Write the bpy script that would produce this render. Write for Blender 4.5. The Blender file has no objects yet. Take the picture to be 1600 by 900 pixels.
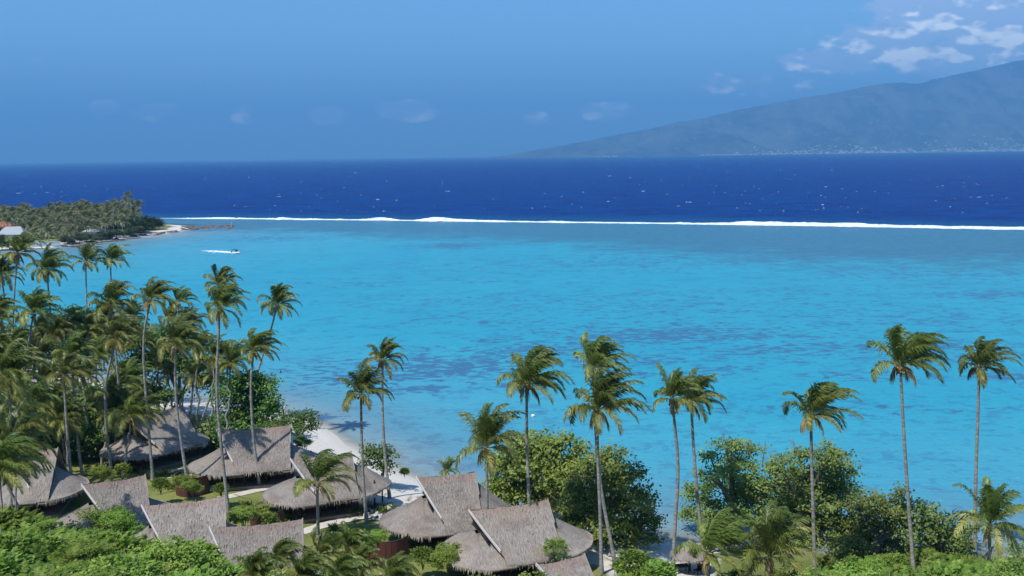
import bpy, math, random
import numpy as np
from mathutils import Vector, Matrix
from mathutils import noise as mnoise

# ------------------------------------------------------------------ camera, sky, sun, exposure
sc = bpy.context.scene
COL = sc.collection
CAM = np.array([0.0, 0.0, 38.0]); F = 1600.0
PITCH = math.radians(7.37); ROLL = math.radians(0.79)
fw = np.array([0, math.cos(PITCH), -math.sin(PITCH)])
u0 = np.array([0, math.sin(PITCH), math.cos(PITCH)]); r0 = np.array([1.0, 0, 0])
rt = r0 * math.cos(ROLL) - u0 * math.sin(ROLL)
up = u0 * math.cos(ROLL) + r0 * math.sin(ROLL)
cd = bpy.data.cameras.new('camera'); cam = bpy.data.objects.new('camera', cd); COL.objects.link(cam)
m = Matrix.Identity(4)
for i in range(3):
    m[i][0] = rt[i]; m[i][1] = up[i]; m[i][2] = -fw[i]; m[i][3] = CAM[i]
cam.matrix_world = m
cd.sensor_width = 36; cd.lens = 36.0; cd.clip_start = 0.5; cd.clip_end = 120000
sc.camera = cam
sc.view_settings.view_transform = 'Standard'; sc.view_settings.look = 'None'
sc.view_settings.exposure = 0.36; sc.view_settings.gamma = 1.0
sc.render.resolution_x = 1024; sc.render.resolution_y = 576
try:
    sc.cycles.max_bounces = 6; sc.cycles.diffuse_bounces = 2; sc.cycles.glossy_bounces = 2
    sc.cycles.transparent_max_bounces = 8; sc.cycles.volume_bounces = 0; sc.cycles.transmission_bounces = 3
except Exception: pass

SUN_EL = math.radians(60); SUN_AZ = math.radians(222)      # sun stands behind the camera, to the left
sun_dir = Vector((math.sin(SUN_AZ) * math.cos(SUN_EL), math.cos(SUN_AZ) * math.cos(SUN_EL), math.sin(SUN_EL)))
sl = bpy.data.lights.new('sun', 'SUN'); sl.energy = 4.2; sl.angle = math.radians(0.53); sl.color = (1.0, 0.95, 0.87)
so = bpy.data.objects.new('sun', sl); COL.objects.link(so)
so.rotation_euler = (-sun_dir).to_track_quat('-Z', 'Y').to_euler(); so.location = (-60, -60, 120)

class NT:
    """tiny helper for node trees"""
    def __init__(s, tree): s.t = tree; s.n = tree.nodes; s.l = tree.links
    def new(s, ty, **kw):
        nd = s.n.new(ty)
        for k, v in kw.items(): setattr(nd, k, v)
        return nd
    def put(s, sock, v):
        if hasattr(v, 'is_output') or hasattr(v, 'links'): s.l.new(v, sock)
        else: sock.default_value = v
    def math(s, op, a, b=0.0, c=0.0, clamp=False):
        nd = s.new('ShaderNodeMath', operation=op); nd.use_clamp = clamp
        s.put(nd.inputs[0], a); s.put(nd.inputs[1], b)
        if len(nd.inputs) > 2: s.put(nd.inputs[2], c)
        return nd.outputs[0]
    def add(s, a, b): return s.math('ADD', a, b)
    def mul(s, a, b, clamp=False): return s.math('MULTIPLY', a, b, clamp=clamp)
    def sub(s, a, b): return s.math('SUBTRACT', a, b)
    def step(s, x, a, b, lo=0.0, hi=1.0):
        nd = s.new('ShaderNodeMapRange', interpolation_type='SMOOTHSTEP')
        s.put(nd.inputs[0], x); s.put(nd.inputs[1], a); s.put(nd.inputs[2], b); s.put(nd.inputs[3], lo); s.put(nd.inputs[4], hi)
        return nd.outputs[0]
    def noise(s, vec, scale, detail=3.0, rough=0.55, dist=0.0):
        nd = s.new('ShaderNodeTexNoise'); s.put(nd.inputs['Vector'], vec); s.put(nd.inputs['Scale'], scale)
        s.put(nd.inputs['Detail'], detail); s.put(nd.inputs['Roughness'], rough); s.put(nd.inputs['Distortion'], dist)
        return nd.outputs[0]
    def mapping(s, vec, scale=(1, 1, 1), loc=(0, 0, 0), rot=(0, 0, 0)):
        nd = s.new('ShaderNodeMapping'); s.put(nd.inputs[0], vec); nd.inputs['Scale'].default_value = scale
        nd.inputs['Location'].default_value = loc; nd.inputs['Rotation'].default_value = rot
        return nd.outputs[0]
    def mix(s, f, a, b, mode='MIX'):
        nd = s.new('ShaderNodeMix', data_type='RGBA', blend_type=mode)
        s.put(nd.inputs[0], f)
        for i, v in ((6, a), (7, b)):
            if isinstance(v, tuple): v = (*v[:3], 1.0)
            s.put(nd.inputs[i], v)
        return nd.outputs[2]
    def ramp(s, f, stops):
        nd = s.new('ShaderNodeValToRGB'); s.put(nd.inputs[0], f); cr = nd.color_ramp
        while len(cr.elements) < len(stops): cr.elements.new(0.5)
        for e, (p, c) in zip(cr.elements, stops): e.position = p; e.color = (*c, 1.0)
        return nd.outputs[0]
    def attr(s, name): return s.new('ShaderNodeAttribute', attribute_name=name).outputs['Fac']
    def pos(s): return s.new('ShaderNodeNewGeometry').outputs['Position']
    def obj_random(s): return s.new('ShaderNodeObjectInfo').outputs['Random']
    def bump(s, h, strength, dist): 
        nd = s.new('ShaderNodeBump'); s.put(nd.inputs['Height'], h); nd.inputs['Strength'].default_value = strength
        nd.inputs['Distance'].default_value = dist; return nd.outputs[0]

# sky: Nishita, with cumulus banked over the far mountain and small clouds low on the horizon
world = bpy.data.worlds.new('World'); sc.world = world; world.use_nodes = True
w = NT(world.node_tree); w.n.clear()
sky = w.new('ShaderNodeTexSky', sky_type='NISHITA'); sky.sun_disc = False
sky.sun_elevation = SUN_EL; sky.sun_rotation = SUN_AZ; sky.altitude = 40; sky.air_density = 1.0; sky.dust_density = 0.6; sky.ozone_density = 2.0
tc = w.new('ShaderNodeTexCoord').outputs['Generated']
sep = w.new('ShaderNodeSeparateXYZ'); w.put(sep.inputs[0], tc)
yy = w.math('MAXIMUM', sep.outputs[1], 0.05)
az = w.math('DIVIDE', sep.outputs[0], yy); el = w.math('DIVIDE', sep.outputs[2], yy)
cv = w.new('ShaderNodeCombineXYZ'); w.put(cv.inputs[0], az); w.put(cv.inputs[1], w.mul(el, 1.9))
cvec = cv.outputs[0]
front = w.step(sep.outputs[1], 0.05, 0.3)
cover = None
# (azimuth, elevation, half width, half height, strength)
for (a, e, ra, re, st) in [(0.475, 0.128, 0.15, 0.040, 1.0), (0.37, 0.104, 0.085, 0.024, .85), (0.44, 0.088, 0.085, 0.022, 1.0), (0.31, 0.086, 0.06, 0.015, .8),
                           (0.24, 0.065, 0.09, 0.015, .5), (-0.175, 0.040, 0.022, 0.010, .9), (-0.095, 0.044, 0.034, 0.012, 1.0), (0.025, 0.036, 0.016, 0.008, .8),
                           (0.092, 0.041, 0.032, 0.011, 1.0), (-0.39, 0.052, 0.016, 0.010, .75), (-0.34, 0.046, 0.03, 0.011, .6), (-0.255, 0.043, 0.016, 0.011, .65), (0.6, 0.12, 0.12, 0.06, 1.0),
                           (-0.46, 0.10, 0.03, 0.012, .25), (-0.9, .1, .2, .04, .8), (0.9, .12, .2, .05, .9)]:
    dx = w.mul(w.sub(az, a), 1 / ra); dy = w.mul(w.sub(el, e), 1 / re)
    d2 = w.add(w.mul(dx, dx), w.mul(dy, dy))
    bl = w.mul(w.step(d2, 0.0, 1.6, 1.0, 0.0), st)
    cover = bl if cover is None else w.math('MAXIMUM', cover, bl)
n1 = w.add(w.mul(w.noise(cvec, 17.0, 7.0, 0.58, 0.15), .6), w.mul(w.noise(cvec, 48.0, 5.0, 0.6, 0.1), .4))
n1b = w.noise(w.mapping(cvec, loc=(-0.0016, 0.0045, 0)), 17.0, 7.0, 0.58, 0.15)
n1c = w.mul(w.sub(n1, 0.5), 2.0)
dens = w.add(w.mul(cover, 0.80), w.sub(n1c, 0.33))
cloud = w.mul(w.mul(w.step(cover, 0.02, 0.30), w.mul(w.step(dens, -0.06, 0.22), front)), 0.86)
n2 = w.noise(cvec, 15.0, 3.5, 0.5); n2b = w.noise(w.mapping(cvec, loc=(-0.004, 0.010, 0)), 15.0, 3.5, 0.5)
lit = w.mul(w.step(w.add(w.sub(n2, n2b), w.mul(w.sub(n1, .5), 0.25)), -0.01, 0.09), 0.85)
ccol = w.mix(lit, (4.4, 5.8, 8.3), (13.2, 13.4, 12.9))
skyc = w.mix(1.0, sky.outputs[0], (0.66, 1.02, 1.32), 'MULTIPLY')
# the hazy dark-blue band low over the sea, a real feature of this sky
lowf = w.step(el, 0.0, 0.16, 0.90, 0.12)
lowazi = w.step(az, -0.5, 0.45, 1.0, 0.72)
skyc = w.mix(w.mul(lowf, lowazi), skyc, (1.35, 2.9, 5.9))
allc = w.mix(cloud, skyc, ccol)
bg = w.new('ShaderNodeBackground'); w.put(bg.inputs[0], allc); bg.inputs[1].default_value = 0.104
wo = w.new('ShaderNodeOutputWorld'); w.l.new(bg.outputs[0], wo.inputs[0])

# ------------------------------------------------------------------ pixel helpers (photo pixels to real places)
def ray(px, py):
    return fw + rt * ((px - 800.0) / F) + up * ((450.0 - py) / F)
def G(px, py, z=0.0):
    d = ray(px, py); t = (z - CAM[2]) / d[2]; return CAM + d * t
def AT(px, py, Y):
    d = ray(px, py); return CAM + d * (Y / d[1])
def PX(p):
    v = np.asarray(p, float) - CAM; z = v @ fw
    return 800 + F * (v @ rt) / z, 450 - F * (v @ up) / z

# ------------------------------------------------------------------ tagging and mesh helpers
def tag(o, label=None, cat=None, group=None, kind=None):
    if label: o['label'] = label
    if cat: o['category'] = cat
    if group: o['group'] = group
    if kind: o['kind'] = kind
    return o
def empty(name, loc, rz=0.0, label=None, cat=None, group=None):
    o = bpy.data.objects.new(name, None); COL.objects.link(o); o.location = tuple(loc); o.rotation_euler = (0, 0, rz)
    o.empty_display_size = 0.3
    return tag(o, label, cat, group)
def link(name, me, parent=None, mat=None):
    o = bpy.data.objects.new(name, me); COL.objects.link(o)
    if parent: o.parent = parent
    if mat and not me.materials: me.materials.append(mat)
    return o

class MB:
    """collects vertices and faces (lists or numpy) with a per-vertex tint, builds one mesh"""
    def __init__(s): s.v = []; s.f = []; s.t = []; s.n = 0; s.uv = []
    def add(s, V, Fc, tint=0.5, uv=None):
        V = np.asarray(V, float).reshape(-1, 3); Fc = np.asarray(Fc, int)
        s.v.append(V); s.f.append(Fc + s.n); s.n += len(V)
        s.t.append(np.full(len(V), tint) if np.isscalar(tint) else np.asarray(tint, float))
        s.uv.append(np.zeros((len(V), 2)) if uv is None else np.asarray(uv, float))
    def mesh(s, name, mat=None, smooth=False):
        me = bpy.data.meshes.new(name)
        V = np.concatenate(s.v); me.vertices.add(len(V)); me.vertices.foreach_set('co', V.ravel())
        idx = np.concatenate([f.ravel() for f in s.f])
        sizes = np.concatenate([np.full(len(f), f.shape[1]) for f in s.f])
        starts = np.concatenate([[0], np.cumsum(sizes)[:-1]])
        me.loops.add(len(idx)); me.loops.foreach_set('vertex_index', idx)
        me.polygons.add(len(sizes)); me.polygons.foreach_set('loop_start', starts); me.polygons.foreach_set('loop_total', sizes)
        me.polygons.foreach_set('use_smooth', np.full(len(sizes), smooth))
        a = me.attributes.new('tint', 'FLOAT', 'POINT'); a.data.foreach_set('value', np.concatenate(s.t))
        uvl = me.uv_layers.new(name='UVMap'); UV = np.concatenate(s.uv)[idx]; uvl.data.foreach_set('uv', UV.ravel())
        me.update(); me.validate()
        if mat: me.materials.append(mat)
        return me
    def obj(s, name, mat=None, parent=None, smooth=False): return link(name, s.mesh(name, mat, smooth), parent)
    def box(s, c, h, rz=0.0, tint=0.5):
        c = np.asarray(c, float); h = np.asarray(h, float)
        P = np.array([[sx, sy, sz] for sz in (-1, 1) for sy in (-1, 1) for sx in (-1, 1)]) * h
        cr, sr = math.cos(rz), math.sin(rz); R = np.array([[cr, -sr, 0], [sr, cr, 0], [0, 0, 1]])
        s.add(P @ R.T + c, [[0, 2, 3, 1], [4, 5, 7, 6], [0, 1, 5, 4], [2, 6, 7, 3], [0, 4, 6, 2], [1, 3, 7, 5]], tint)
    def tube(s, pts, radii, seg=8, tint=0.5, cap=True):
        P = np.asarray(pts, float); n = len(P); radii = np.broadcast_to(radii, n)
        T = np.gradient(P, axis=0); T /= np.linalg.norm(T, axis=1)[:, None] + 1e-9
        ref = np.array([0, 1.0, 0]) if abs(T[0][1]) < 0.9 else np.array([1.0, 0, 0])
        A = np.cross(T, ref); A /= np.linalg.norm(A, axis=1)[:, None] + 1e-9; B = np.cross(T, A)
        th = np.linspace(0, 2 * math.pi, seg, endpoint=False)
        V = (P[:, None, :] + radii[:, None, None] * (A[:, None, :] * np.cos(th)[None, :, None] + B[:, None, :] * np.sin(th)[None, :, None])).reshape(-1, 3)
        Fc = [[i * seg + j, i * seg + (j + 1) % seg, (i + 1) * seg + (j + 1) % seg, (i + 1) * seg + j] for i in range(n - 1) for j in range(seg)]
        L = np.concatenate([[0], np.cumsum(np.linalg.norm(np.diff(P, axis=0), axis=1))])
        uv = np.stack([np.tile(th / 6.283, n), np.repeat(L, seg)], 1)
        s.add(V, Fc, tint, uv)
        if cap:
            s.f.append(np.array([list(range(s.n - seg, s.n))]))
    def blob(s, c, r, rng, seg=7, rings=5, jit=0.15, tint=0.5):
        r = np.broadcast_to(np.asarray(r, float), 3); V = [[0, 0, 1.0]]
        for i in range(1, rings):
            a = math.pi * i / rings
            for j in range(seg):
                b = 2 * math.pi * j / seg; V.append([math.sin(a) * math.cos(b), math.sin(a) * math.sin(b), math.cos(a)])
        V.append([0, 0, -1.0]); V = np.array(V) * (1 + jit * rng.uniform(-1, 1, (len(V), 1)))
        last = len(V) - 1
        tri = [[0, 1 + j, 1 + (j + 1) % seg] for j in range(seg)] + [[last, last - seg + (j + 1) % seg, last - seg + j] for j in range(seg)]
        q = [[1 + i * seg + j, 1 + (i + 1) * seg + j, 1 + (i + 1) * seg + (j + 1) % seg, 1 + i * seg + (j + 1) % seg] for i in range(rings - 2) for j in range(seg)]
        n0 = s.n; s.add(V * r + np.asarray(c, float), tri, tint)
        if q: s.f.append(np.array(q) + n0)

def fnoise(x, y, z=0.0, sc_=1.0, oct_=3):
    return mnoise.fractal(Vector((x * sc_, y * sc_, z)), 1.0, 2.0, oct_)

# ------------------------------------------------------------------ materials
def material(name):
    mt = bpy.data.materials.new(name); mt.use_nodes = True; t = NT(mt.node_tree); t.n.clear()
    out = t.new('ShaderNodeOutputMaterial'); return mt, t, out
def principled(t, out, color, rough=0.8, spec=0.3, normal=None, extra=None):
    b = t.new('ShaderNodeBsdfPrincipled'); c = (*color, 1.0) if isinstance(color, tuple) else color
    t.put(b.inputs['Base Color'], c); t.put(b.inputs['Roughness'], rough); b.inputs['Specular IOR Level'].default_value = spec
    if normal is not None: t.put(b.inputs['Normal'], normal)
    if out is not None: t.l.new(b.outputs[0], out.inputs[0])
    return b
def leaf_mat(name, dark, mid, light, trans=0.28, rough=0.5, spec=0.35, nscale=0.8):
    mt, t, out = material(name)
    tn = t.attr('tint'); c = t.ramp(tn, [(0.0, dark), (0.5, mid), (1.0, light)])
    n = t.noise(t.pos(), nscale, 2.0); c = t.mix(t.mul(t.step(n, 0.4, 0.7), 0.22), c, dark)
    hs = t.new('ShaderNodeHueSaturation'); t.put(hs.inputs['Hue'], t.add(0.485, t.mul(t.obj_random(), 0.03)))
    t.put(hs.inputs['Value'], t.add(0.82, t.mul(t.obj_random(), 0.4))); t.put(hs.inputs['Color'], c); c = hs.outputs[0]
    b = principled(t, None, c, rough, spec)
    tr = t.new('ShaderNodeBsdfTranslucent'); t.put(tr.inputs[0], c)
    mx = t.new('ShaderNodeMixShader'); mx.inputs[0].default_value = trans
    t.l.new(b.outputs[0], mx.inputs[1]); t.l.new(tr.outputs[0], mx.inputs[2]); t.l.new(mx.outputs[0], out.inputs[0])
    return mt
M = {}
M['palm'] = leaf_mat('palm_leaf', (0.06, 0.11, 0.02), (0.18, 0.225, 0.04), (0.42, 0.40, 0.12), 0.34, 0.42, 0.5)
M['palm_far'] = leaf_mat('palm_leaf_far', (0.07, 0.095, 0.04), (0.19, 0.21, 0.085), (0.42, 0.40, 0.19), 0.2, 0.5, 0.3, 0.15)
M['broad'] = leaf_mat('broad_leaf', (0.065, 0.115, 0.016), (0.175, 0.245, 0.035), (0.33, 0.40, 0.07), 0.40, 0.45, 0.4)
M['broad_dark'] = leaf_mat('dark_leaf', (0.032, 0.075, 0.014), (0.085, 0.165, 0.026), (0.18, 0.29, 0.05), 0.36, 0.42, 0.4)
M['grey_leaf'] = leaf_mat('shore_leaf', (0.065, 0.115, 0.02), (0.165, 0.235, 0.045), (0.33, 0.39, 0.09), 0.40, 0.5, 0.4)
M['feather'] = leaf_mat('feathery_leaf', (0.075, 0.15, 0.02), (0.20, 0.315, 0.042), (0.38, 0.48, 0.10), 0.42, 0.55, 0.25)
M['garden'] = leaf_mat('garden_leaf', (0.06, 0.10, 0.015), (0.16, 0.21, 0.03), (0.40, 0.43, 0.09), 0.4, 0.45, 0.4)
M['dry'] = leaf_mat('dry_leaf', (0.12, 0.08, 0.035), (0.27, 0.20, 0.09), (0.42, 0.34, 0.17), 0.15, 0.7, 0.2)

mt, t, out = material('palm_bark'); M['bark'] = mt
uvn = t.new('ShaderNodeTexCoord').outputs['UV']
rings = t.noise(t.mapping(uvn, (1.5, 5.0, 1)), 1.0, 2.0); blot = t.noise(t.pos(), 1.3, 4.0)
c = t.mix(t.step(rings, 0.3, 0.7), (0.21, 0.20, 0.185), (0.40, 0.385, 0.36)); c = t.mix(t.mul(t.step(blot, 0.5, 0.75), 0.55), c, (0.16, 0.14, 0.115))
principled(t, out, c, 0.85, 0.2, t.bump(rings, 0.6, 0.04))
mt, t, out = material('tree_bark'); M['wood'] = mt
n = t.noise(t.mapping(t.pos(), (3, 3, 0.8)), 2.0, 4.0)
principled(t, out, t.mix(n, (0.09, 0.075, 0.06), (0.27, 0.24, 0.2)), 0.9, 0.2, t.bump(n, 0.6, 0.05))
mt, t, out = material('coconut_husk'); M['coconut'] = mt
n = t.noise(t.pos(), 6.0, 2.0); principled(t, out, t.mix(n, (0.20, 0.10, 0.035), (0.42, 0.26, 0.09)), 0.6, 0.3)

def thatch(name, c0, c1, c2):
    mt, t, out = material(name)
    uvn = t.new('ShaderNodeTexCoord').outputs['UV']
    st = t.noise(t.mapping(uvn, (9.0, 1.6, 1)), 1.0, 5.0, 0.7); st2 = t.noise(t.mapping(uvn, (28.0, 5.0, 1), (3, 7, 0)), 1.0, 3.0, 0.6)
    big = t.noise(t.pos(), 0.55, 4.0, 0.6)
    c = t.mix(t.step(st, 0.3, 0.7), c0, c1); c = t.mix(t.mul(t.step(st2, 0.52, 0.72), 0.75), c, c2)
    c = t.mix(t.mul(t.step(big, 0.45, 0.68), 0.45), c, tuple(x * 0.6 for x in c0))
    warm = t.noise(t.pos(), 0.25, 2.0); c = t.mix(t.mul(t.step(warm, 0.45, 0.7), 0.30), c, (0.30, 0.215, 0.165))
    c = t.mix(t.mul(t.attr('tint'), 0.55), c, (0.30, 0.17, 0.13))
    ms = t.noise(t.pos(), 0.9, 5.0, 0.7); c = t.mix(t.mul(t.step(ms, 0.58, 0.7), 0.35), c, (0.115, 0.12, 0.075))
    hs = t.new('ShaderNodeHueSaturation'); t.put(hs.inputs['Value'], t.add(0.84, t.mul(t.obj_random(), 0.3))); t.put(hs.inputs['Color'], c); c = hs.outputs[0]
    h = t.add(t.mul(st, 0.7), t.mul(st2, 0.5)); principled(t, out, c, 0.95, 0.1, t.bump(h, 0.9, 0.10)); return mt
M['thatch'] = thatch('grey_thatch', (0.17, 0.15, 0.132), (0.345, 0.31, 0.278), (0.49, 0.445, 0.405))
M['thatch_dark'] = thatch('worn_thatch', (0.17, 0.145, 0.125), (0.30, 0.26, 0.23), (0.43, 0.38, 0.34))
mt, t, out = material('straw_fringe'); M['straw'] = mt
c = t.ramp(t.attr('tint'), [(0, (0.14, 0.115, 0.095)), (0.6, (0.34, 0.295, 0.245)), (1, (0.52, 0.46, 0.38))]); principled(t, out, c, 0.95, 0.1)
mt, t, out = material('red_timber'); M['timber'] = mt
n = t.noise(t.mapping(t.pos(), (7, 7, 0.5)), 1.5, 4.0); principled(t, out, t.mix(n, (0.055, 0.02, 0.016), (0.17, 0.065, 0.048)), 0.7, 0.3, t.bump(n, 0.7, 0.03))
mt, t, out = material('dark_timber'); M['dark_timber'] = mt
n = t.noise(t.mapping(t.pos(), (5, 5, 0.6)), 1.5, 4.0); principled(t, out, t.mix(n, (0.025, 0.017, 0.013), (0.075, 0.05, 0.036)), 0.75, 0.3)
mt, t, out = material('pale_board'); M['board'] = mt
n = t.noise(t.pos(), 3.0, 4.0); principled(t, out, t.mix(n, (0.42, 0.40, 0.38), (0.74, 0.71, 0.69)), 0.8, 0.2)
mt, t, out = material('deck_board'); M['deck'] = mt
n = t.noise(t.mapping(t.pos(), (0.6, 7, 1)), 2.0, 4.0); principled(t, out, t.mix(n, (0.12, 0.085, 0.06), (0.3, 0.24, 0.19)), 0.8, 0.2)
mt, t, out = material('dark_glass'); M['glass'] = mt; principled(t, out, (0.02, 0.025, 0.03), 0.1, 0.5)
mt, t, out = material('pale_path'); M['path'] = mt
n = t.noise(t.pos(), 2.2, 5.0); principled(t, out, t.mix(n, (0.38, 0.35, 0.31), (0.66, 0.63, 0.57)), 0.9, 0.1)
mt, t, out = material('white_stone'); M['stone'] = mt
n = t.noise(t.pos(), 3.0, 5.0); principled(t, out, t.mix(n, (0.33, 0.31, 0.28), (0.68, 0.66, 0.62)), 0.9, 0.1, t.bump(n, 0.5, 0.05))
mt, t, out = material('reef_rock'); M['rock'] = mt
n = t.noise(t.pos(), 0.5, 5.0); principled(t, out, t.mix(n, (0.05, 0.045, 0.04), (0.24, 0.2, 0.17)), 0.9, 0.1, t.bump(n, 0.8, 0.3))
def plain(name, c, rough=0.6, spec=0.3, var=0.15, ns=0.8):
    mt, t, out = material(name); n = t.noise(t.pos(), ns, 3.0)
    principled(t, out, t.mix(n, tuple(x * (1 - var) for x in c), tuple(min(1, x * (1 + var)) for x in c)), rough, spec); return mt
M['white'] = plain('white_paint', (0.72, 0.73, 0.74)); M['metal_roof'] = plain('grey_metal_roof', (0.33, 0.36, 0.38), 0.5)
M['red_roof'] = plain('red_metal_roof', (0.36, 0.1, 0.07), 0.6); M['brown_roof'] = plain('brown_roof', (0.15, 0.12, 0.11), 0.8)
M['hull'] = plain('boat_hull', (0.6, 0.62, 0.64), 0.3); M['black'] = plain('black_rubber', (0.02, 0.02, 0.025), 0.5)
M['cream'] = plain('cream_buoy', (0.75, 0.68, 0.62), 0.4); M['town'] = plain('town_wall', (0.62, 0.6, 0.57), 0.8, 0.2, 0.4, 0.004)
mt, t, out = material('foam'); M['foam'] = mt
n = t.noise(t.pos(), 0.35, 5.0, 0.7); principled(t, out, t.mix(t.step(n, .36, .56), (0.42, 0.58, 0.66), (0.86, 0.89, 0.9)), 0.9, 0.1, t.bump(n, 0.8, 0.8))

M['spray'] = plain('thin_spray', (0.60, 0.68, 0.76), 0.9, 0.1, 0.3, 0.05)
# ------------------------------------------------------------------ land outlines
def poly_dist(P, poly):
    """signed distance, positive inside"""
    P = np.asarray(P, float); best = np.full(len(P), 1e9); ins = np.zeros(len(P), bool)
    n = len(poly)
    for i in range(n):
        a = poly[i]; b = poly[(i + 1) % n]; ab = b - a; tt = np.clip(((P - a) @ ab) / (ab @ ab + 1e-12), 0, 1)
        best = np.minimum(best, np.hypot(*(P - a - tt[:, None] * ab).T))
        cond = ((a[1] > P[:, 1]) != (b[1] > P[:, 1]))
        xi = a[0] + (P[:, 1] - a[1]) / (b[1] - a[1] + 1e-12) * ab[0]
        ins ^= cond & (P[:, 0] < xi)
    return np.where(ins, best, -best)
def line_dist(P, line):
    best = np.full(len(P), 1e9)
    for a, b in zip(line[:-1], line[1:]):
        ab = b - a; tt = np.clip(((P - a) @ ab) / (ab @ ab + 1e-12), 0, 1); best = np.minimum(best, np.hypot(*(P - a - tt[:, None] * ab).T))
    return best
shore_px = [(-200, 540), (-60, 556), (40, 565), (130, 590), (250, 617), (330, 628), (400, 637), (440, 645), (500, 668), (560, 704), (600, 727), (640, 748), (700, 772), (780, 792),
            (860, 812), (950, 828), (1040, 842), (1100, 853), (1250, 868), (1450, 876), (1600, 868), (1750, 860)]
shore = np.array([G(*p)[:2] for p in shore_px])
land_poly = np.vstack([[[-400, 175]], [[-160, 172]], shore, [[140, 88], [400, 80], [400, -400], [-400, -400]]])
head_px = [(-500, 398), (-150, 394), (0, 391), (60, 388), (110, 383), (160, 376), (235, 368), (262, 363), (292, 359), (300, 356), (285, 352), (235, 350), (150, 349), (0, 350), (-200, 352), (-500, 354)]
head_poly = np.array([G(*p)[:2] for p in head_px])
reef_px = [(-800, 340), (0, 340), (235, 341), (400, 342), (600, 344), (710, 345.5), (1000, 348.5), (1270, 352), (1600, 357), (2000, 364), (2600, 374)]
reef = np.array([G(*p)[:2] for p in reef_px])
reefY = lambda x: np.interp(x, reef[:, 0], reef[:, 1])

def axis(segs):
    out_ = []
    for a, b, st in segs: out_ += list(np.arange(a, b, st))
    return np.unique(np.round(np.array(out_ + [segs[-1][1]]), 3))
def vn(x, y, s):   # cheap smooth value noise from sines
    return (np.sin(x * s + 1.3 * np.sin(y * s * 0.7 + 2)) + np.sin(y * s * 1.3 + 1.7 * np.sin(x * s * 0.6))) * 0.5
def hill(y): 
    d = np.maximum(74 - y, 0.0); return 0.47 * (d - 6 * (1 - np.exp(-d / 6.0)))
def ground_z(x, y):
    x = np.atleast_1d(np.asarray(x, float)); y = np.atleast_1d(np.asarray(y, float)); P = np.stack([x, y], 1)
    dl = poly_dist(P, land_poly) + vn(x, y, 0.35) * 0.5
    z1 = np.where(dl > 0, 2.0 * (1 - np.exp(-(dl / 7.0) ** 1.3)), dl * 0.12) + np.where(dl > 8, hill(y), 0)
    dh = poly_dist(P, head_poly) + vn(x, y, 0.12) * 3
    z2 = np.where(dh > 0, 1.6 * (1 - np.exp(-dh / 14.0)), dh * 0.1)
    z = np.maximum(np.maximum(z1, z2), -3.0)
    return z, dl, dh
def GZ(x, y): return float(ground_z(x, y)[0][0])

def tensor(xs, ys):
    X, Y = np.meshgrid(xs, ys); nx, ny = len(xs), len(ys)
    i = np.arange(ny - 1)[:, None] * nx + np.arange(nx - 1)[None, :]
    Fc = np.stack([i, i + 1, i + nx + 1, i + nx], -1).reshape(-1, 4)
    return X.ravel(), Y.ravel(), Fc
def add_attr(me, name, val):
    a = me.attributes.new(name, 'FLOAT', 'POINT'); a.data.foreach_set('value', np.asarray(val, np.float32))

# ground: one sheet out to the horizon (sea bed, beach, lawn, hillside, headland)
far = [2500, 4000, 8000, 16000, 30000, 60000]
xs = axis([(-60000, -60000 + 1, 1)]) 
xs = np.unique(np.concatenate([-np.array(far[::-1]), np.arange(-1000, -440, 80), np.arange(-440, -110, 4), np.arange(-110, 120, 1.0), np.arange(120, 400, 20), [600, 1000], far]))
ys = np.unique(np.concatenate([[-3000, -400, -100, -40], np.arange(-20, 190, 1.0), np.arange(190, 400, 15), np.arange(400, 660, 4), [700, 1000], far]))
X, Y, Fc = tensor(xs, ys); Z, DL, DH = ground_z(X, Y)
mb = MB(); mb.add(np.stack([X, Y, Z], 1), Fc); gm = mb.mesh('ground', smooth=True)
add_attr(gm, 'inland', np.maximum(DL / 30.0, DH / 24.0)); add_attr(gm, 'headland', (DH > -20).astype(float))
mt, t, out = material('beach_and_lawn')
p = t.pos(); nb = t.noise(p, 0.22, 4.0, 0.6); nf = t.noise(p, 1.6, 5.0, 0.65); ng = t.noise(p, 6.0, 4.0, 0.7)
sand = t.mix(nf, (0.48, 0.45, 0.40), (0.66, 0.63, 0.58)); sand = t.mix(t.mul(t.step(ng, 0.6, 0.75), 0.25), sand, (0.30, 0.26, 0.2))
wet = t.mix(0.5, sand, (0.42, 0.41, 0.36)); inl = t.attr('inland')
sand = t.mix(t.step(inl, 0.01, 0.07), wet, sand)
grass = t.mix(t.step(nb, 0.35, 0.65), (0.085, 0.125, 0.03), (0.19, 0.215, 0.06)); grass = t.mix(t.mul(t.step(ng, 0.4, 0.7), 0.6), grass, (0.25, 0.24, 0.09))
grass = t.mix(t.mul(t.step(nf, 0.58, 0.72), 0.55), grass, (0.27, 0.22, 0.13))
sx_ = t.new('ShaderNodeSeparateXYZ'); t.put(sx_.inputs[0], p); fl = t.step(t.add(t.add(inl, t.step(sx_.outputs[0], 16.0, 21.0, 0.0, 0.5)), t.mul(t.sub(nb, 0.5), 0.55)), 0.40, 0.50)
cl = t.mix(fl, sand, grass)
under = t.mix(t.step(t.new('ShaderNodeSeparateXYZ').outputs[2], 0, 1), (0.1, 0.12, 0.04), (0.1, 0.12, 0.04))
sz = t.new('ShaderNodeSeparateXYZ'); t.put(sz.inputs[0], p)
cl = t.mix(t.step(sz.outputs[2], 2.2, 3.2), cl, t.mix(nf, (0.04, 0.055, 0.018), (0.10, 0.12, 0.035)))
principled(t, out, cl, 0.95, 0.1, t.bump(ng, 0.5, 0.06)); gm.materials.append(mt)
tag(link('ground', gm), kind='structure')

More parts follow.
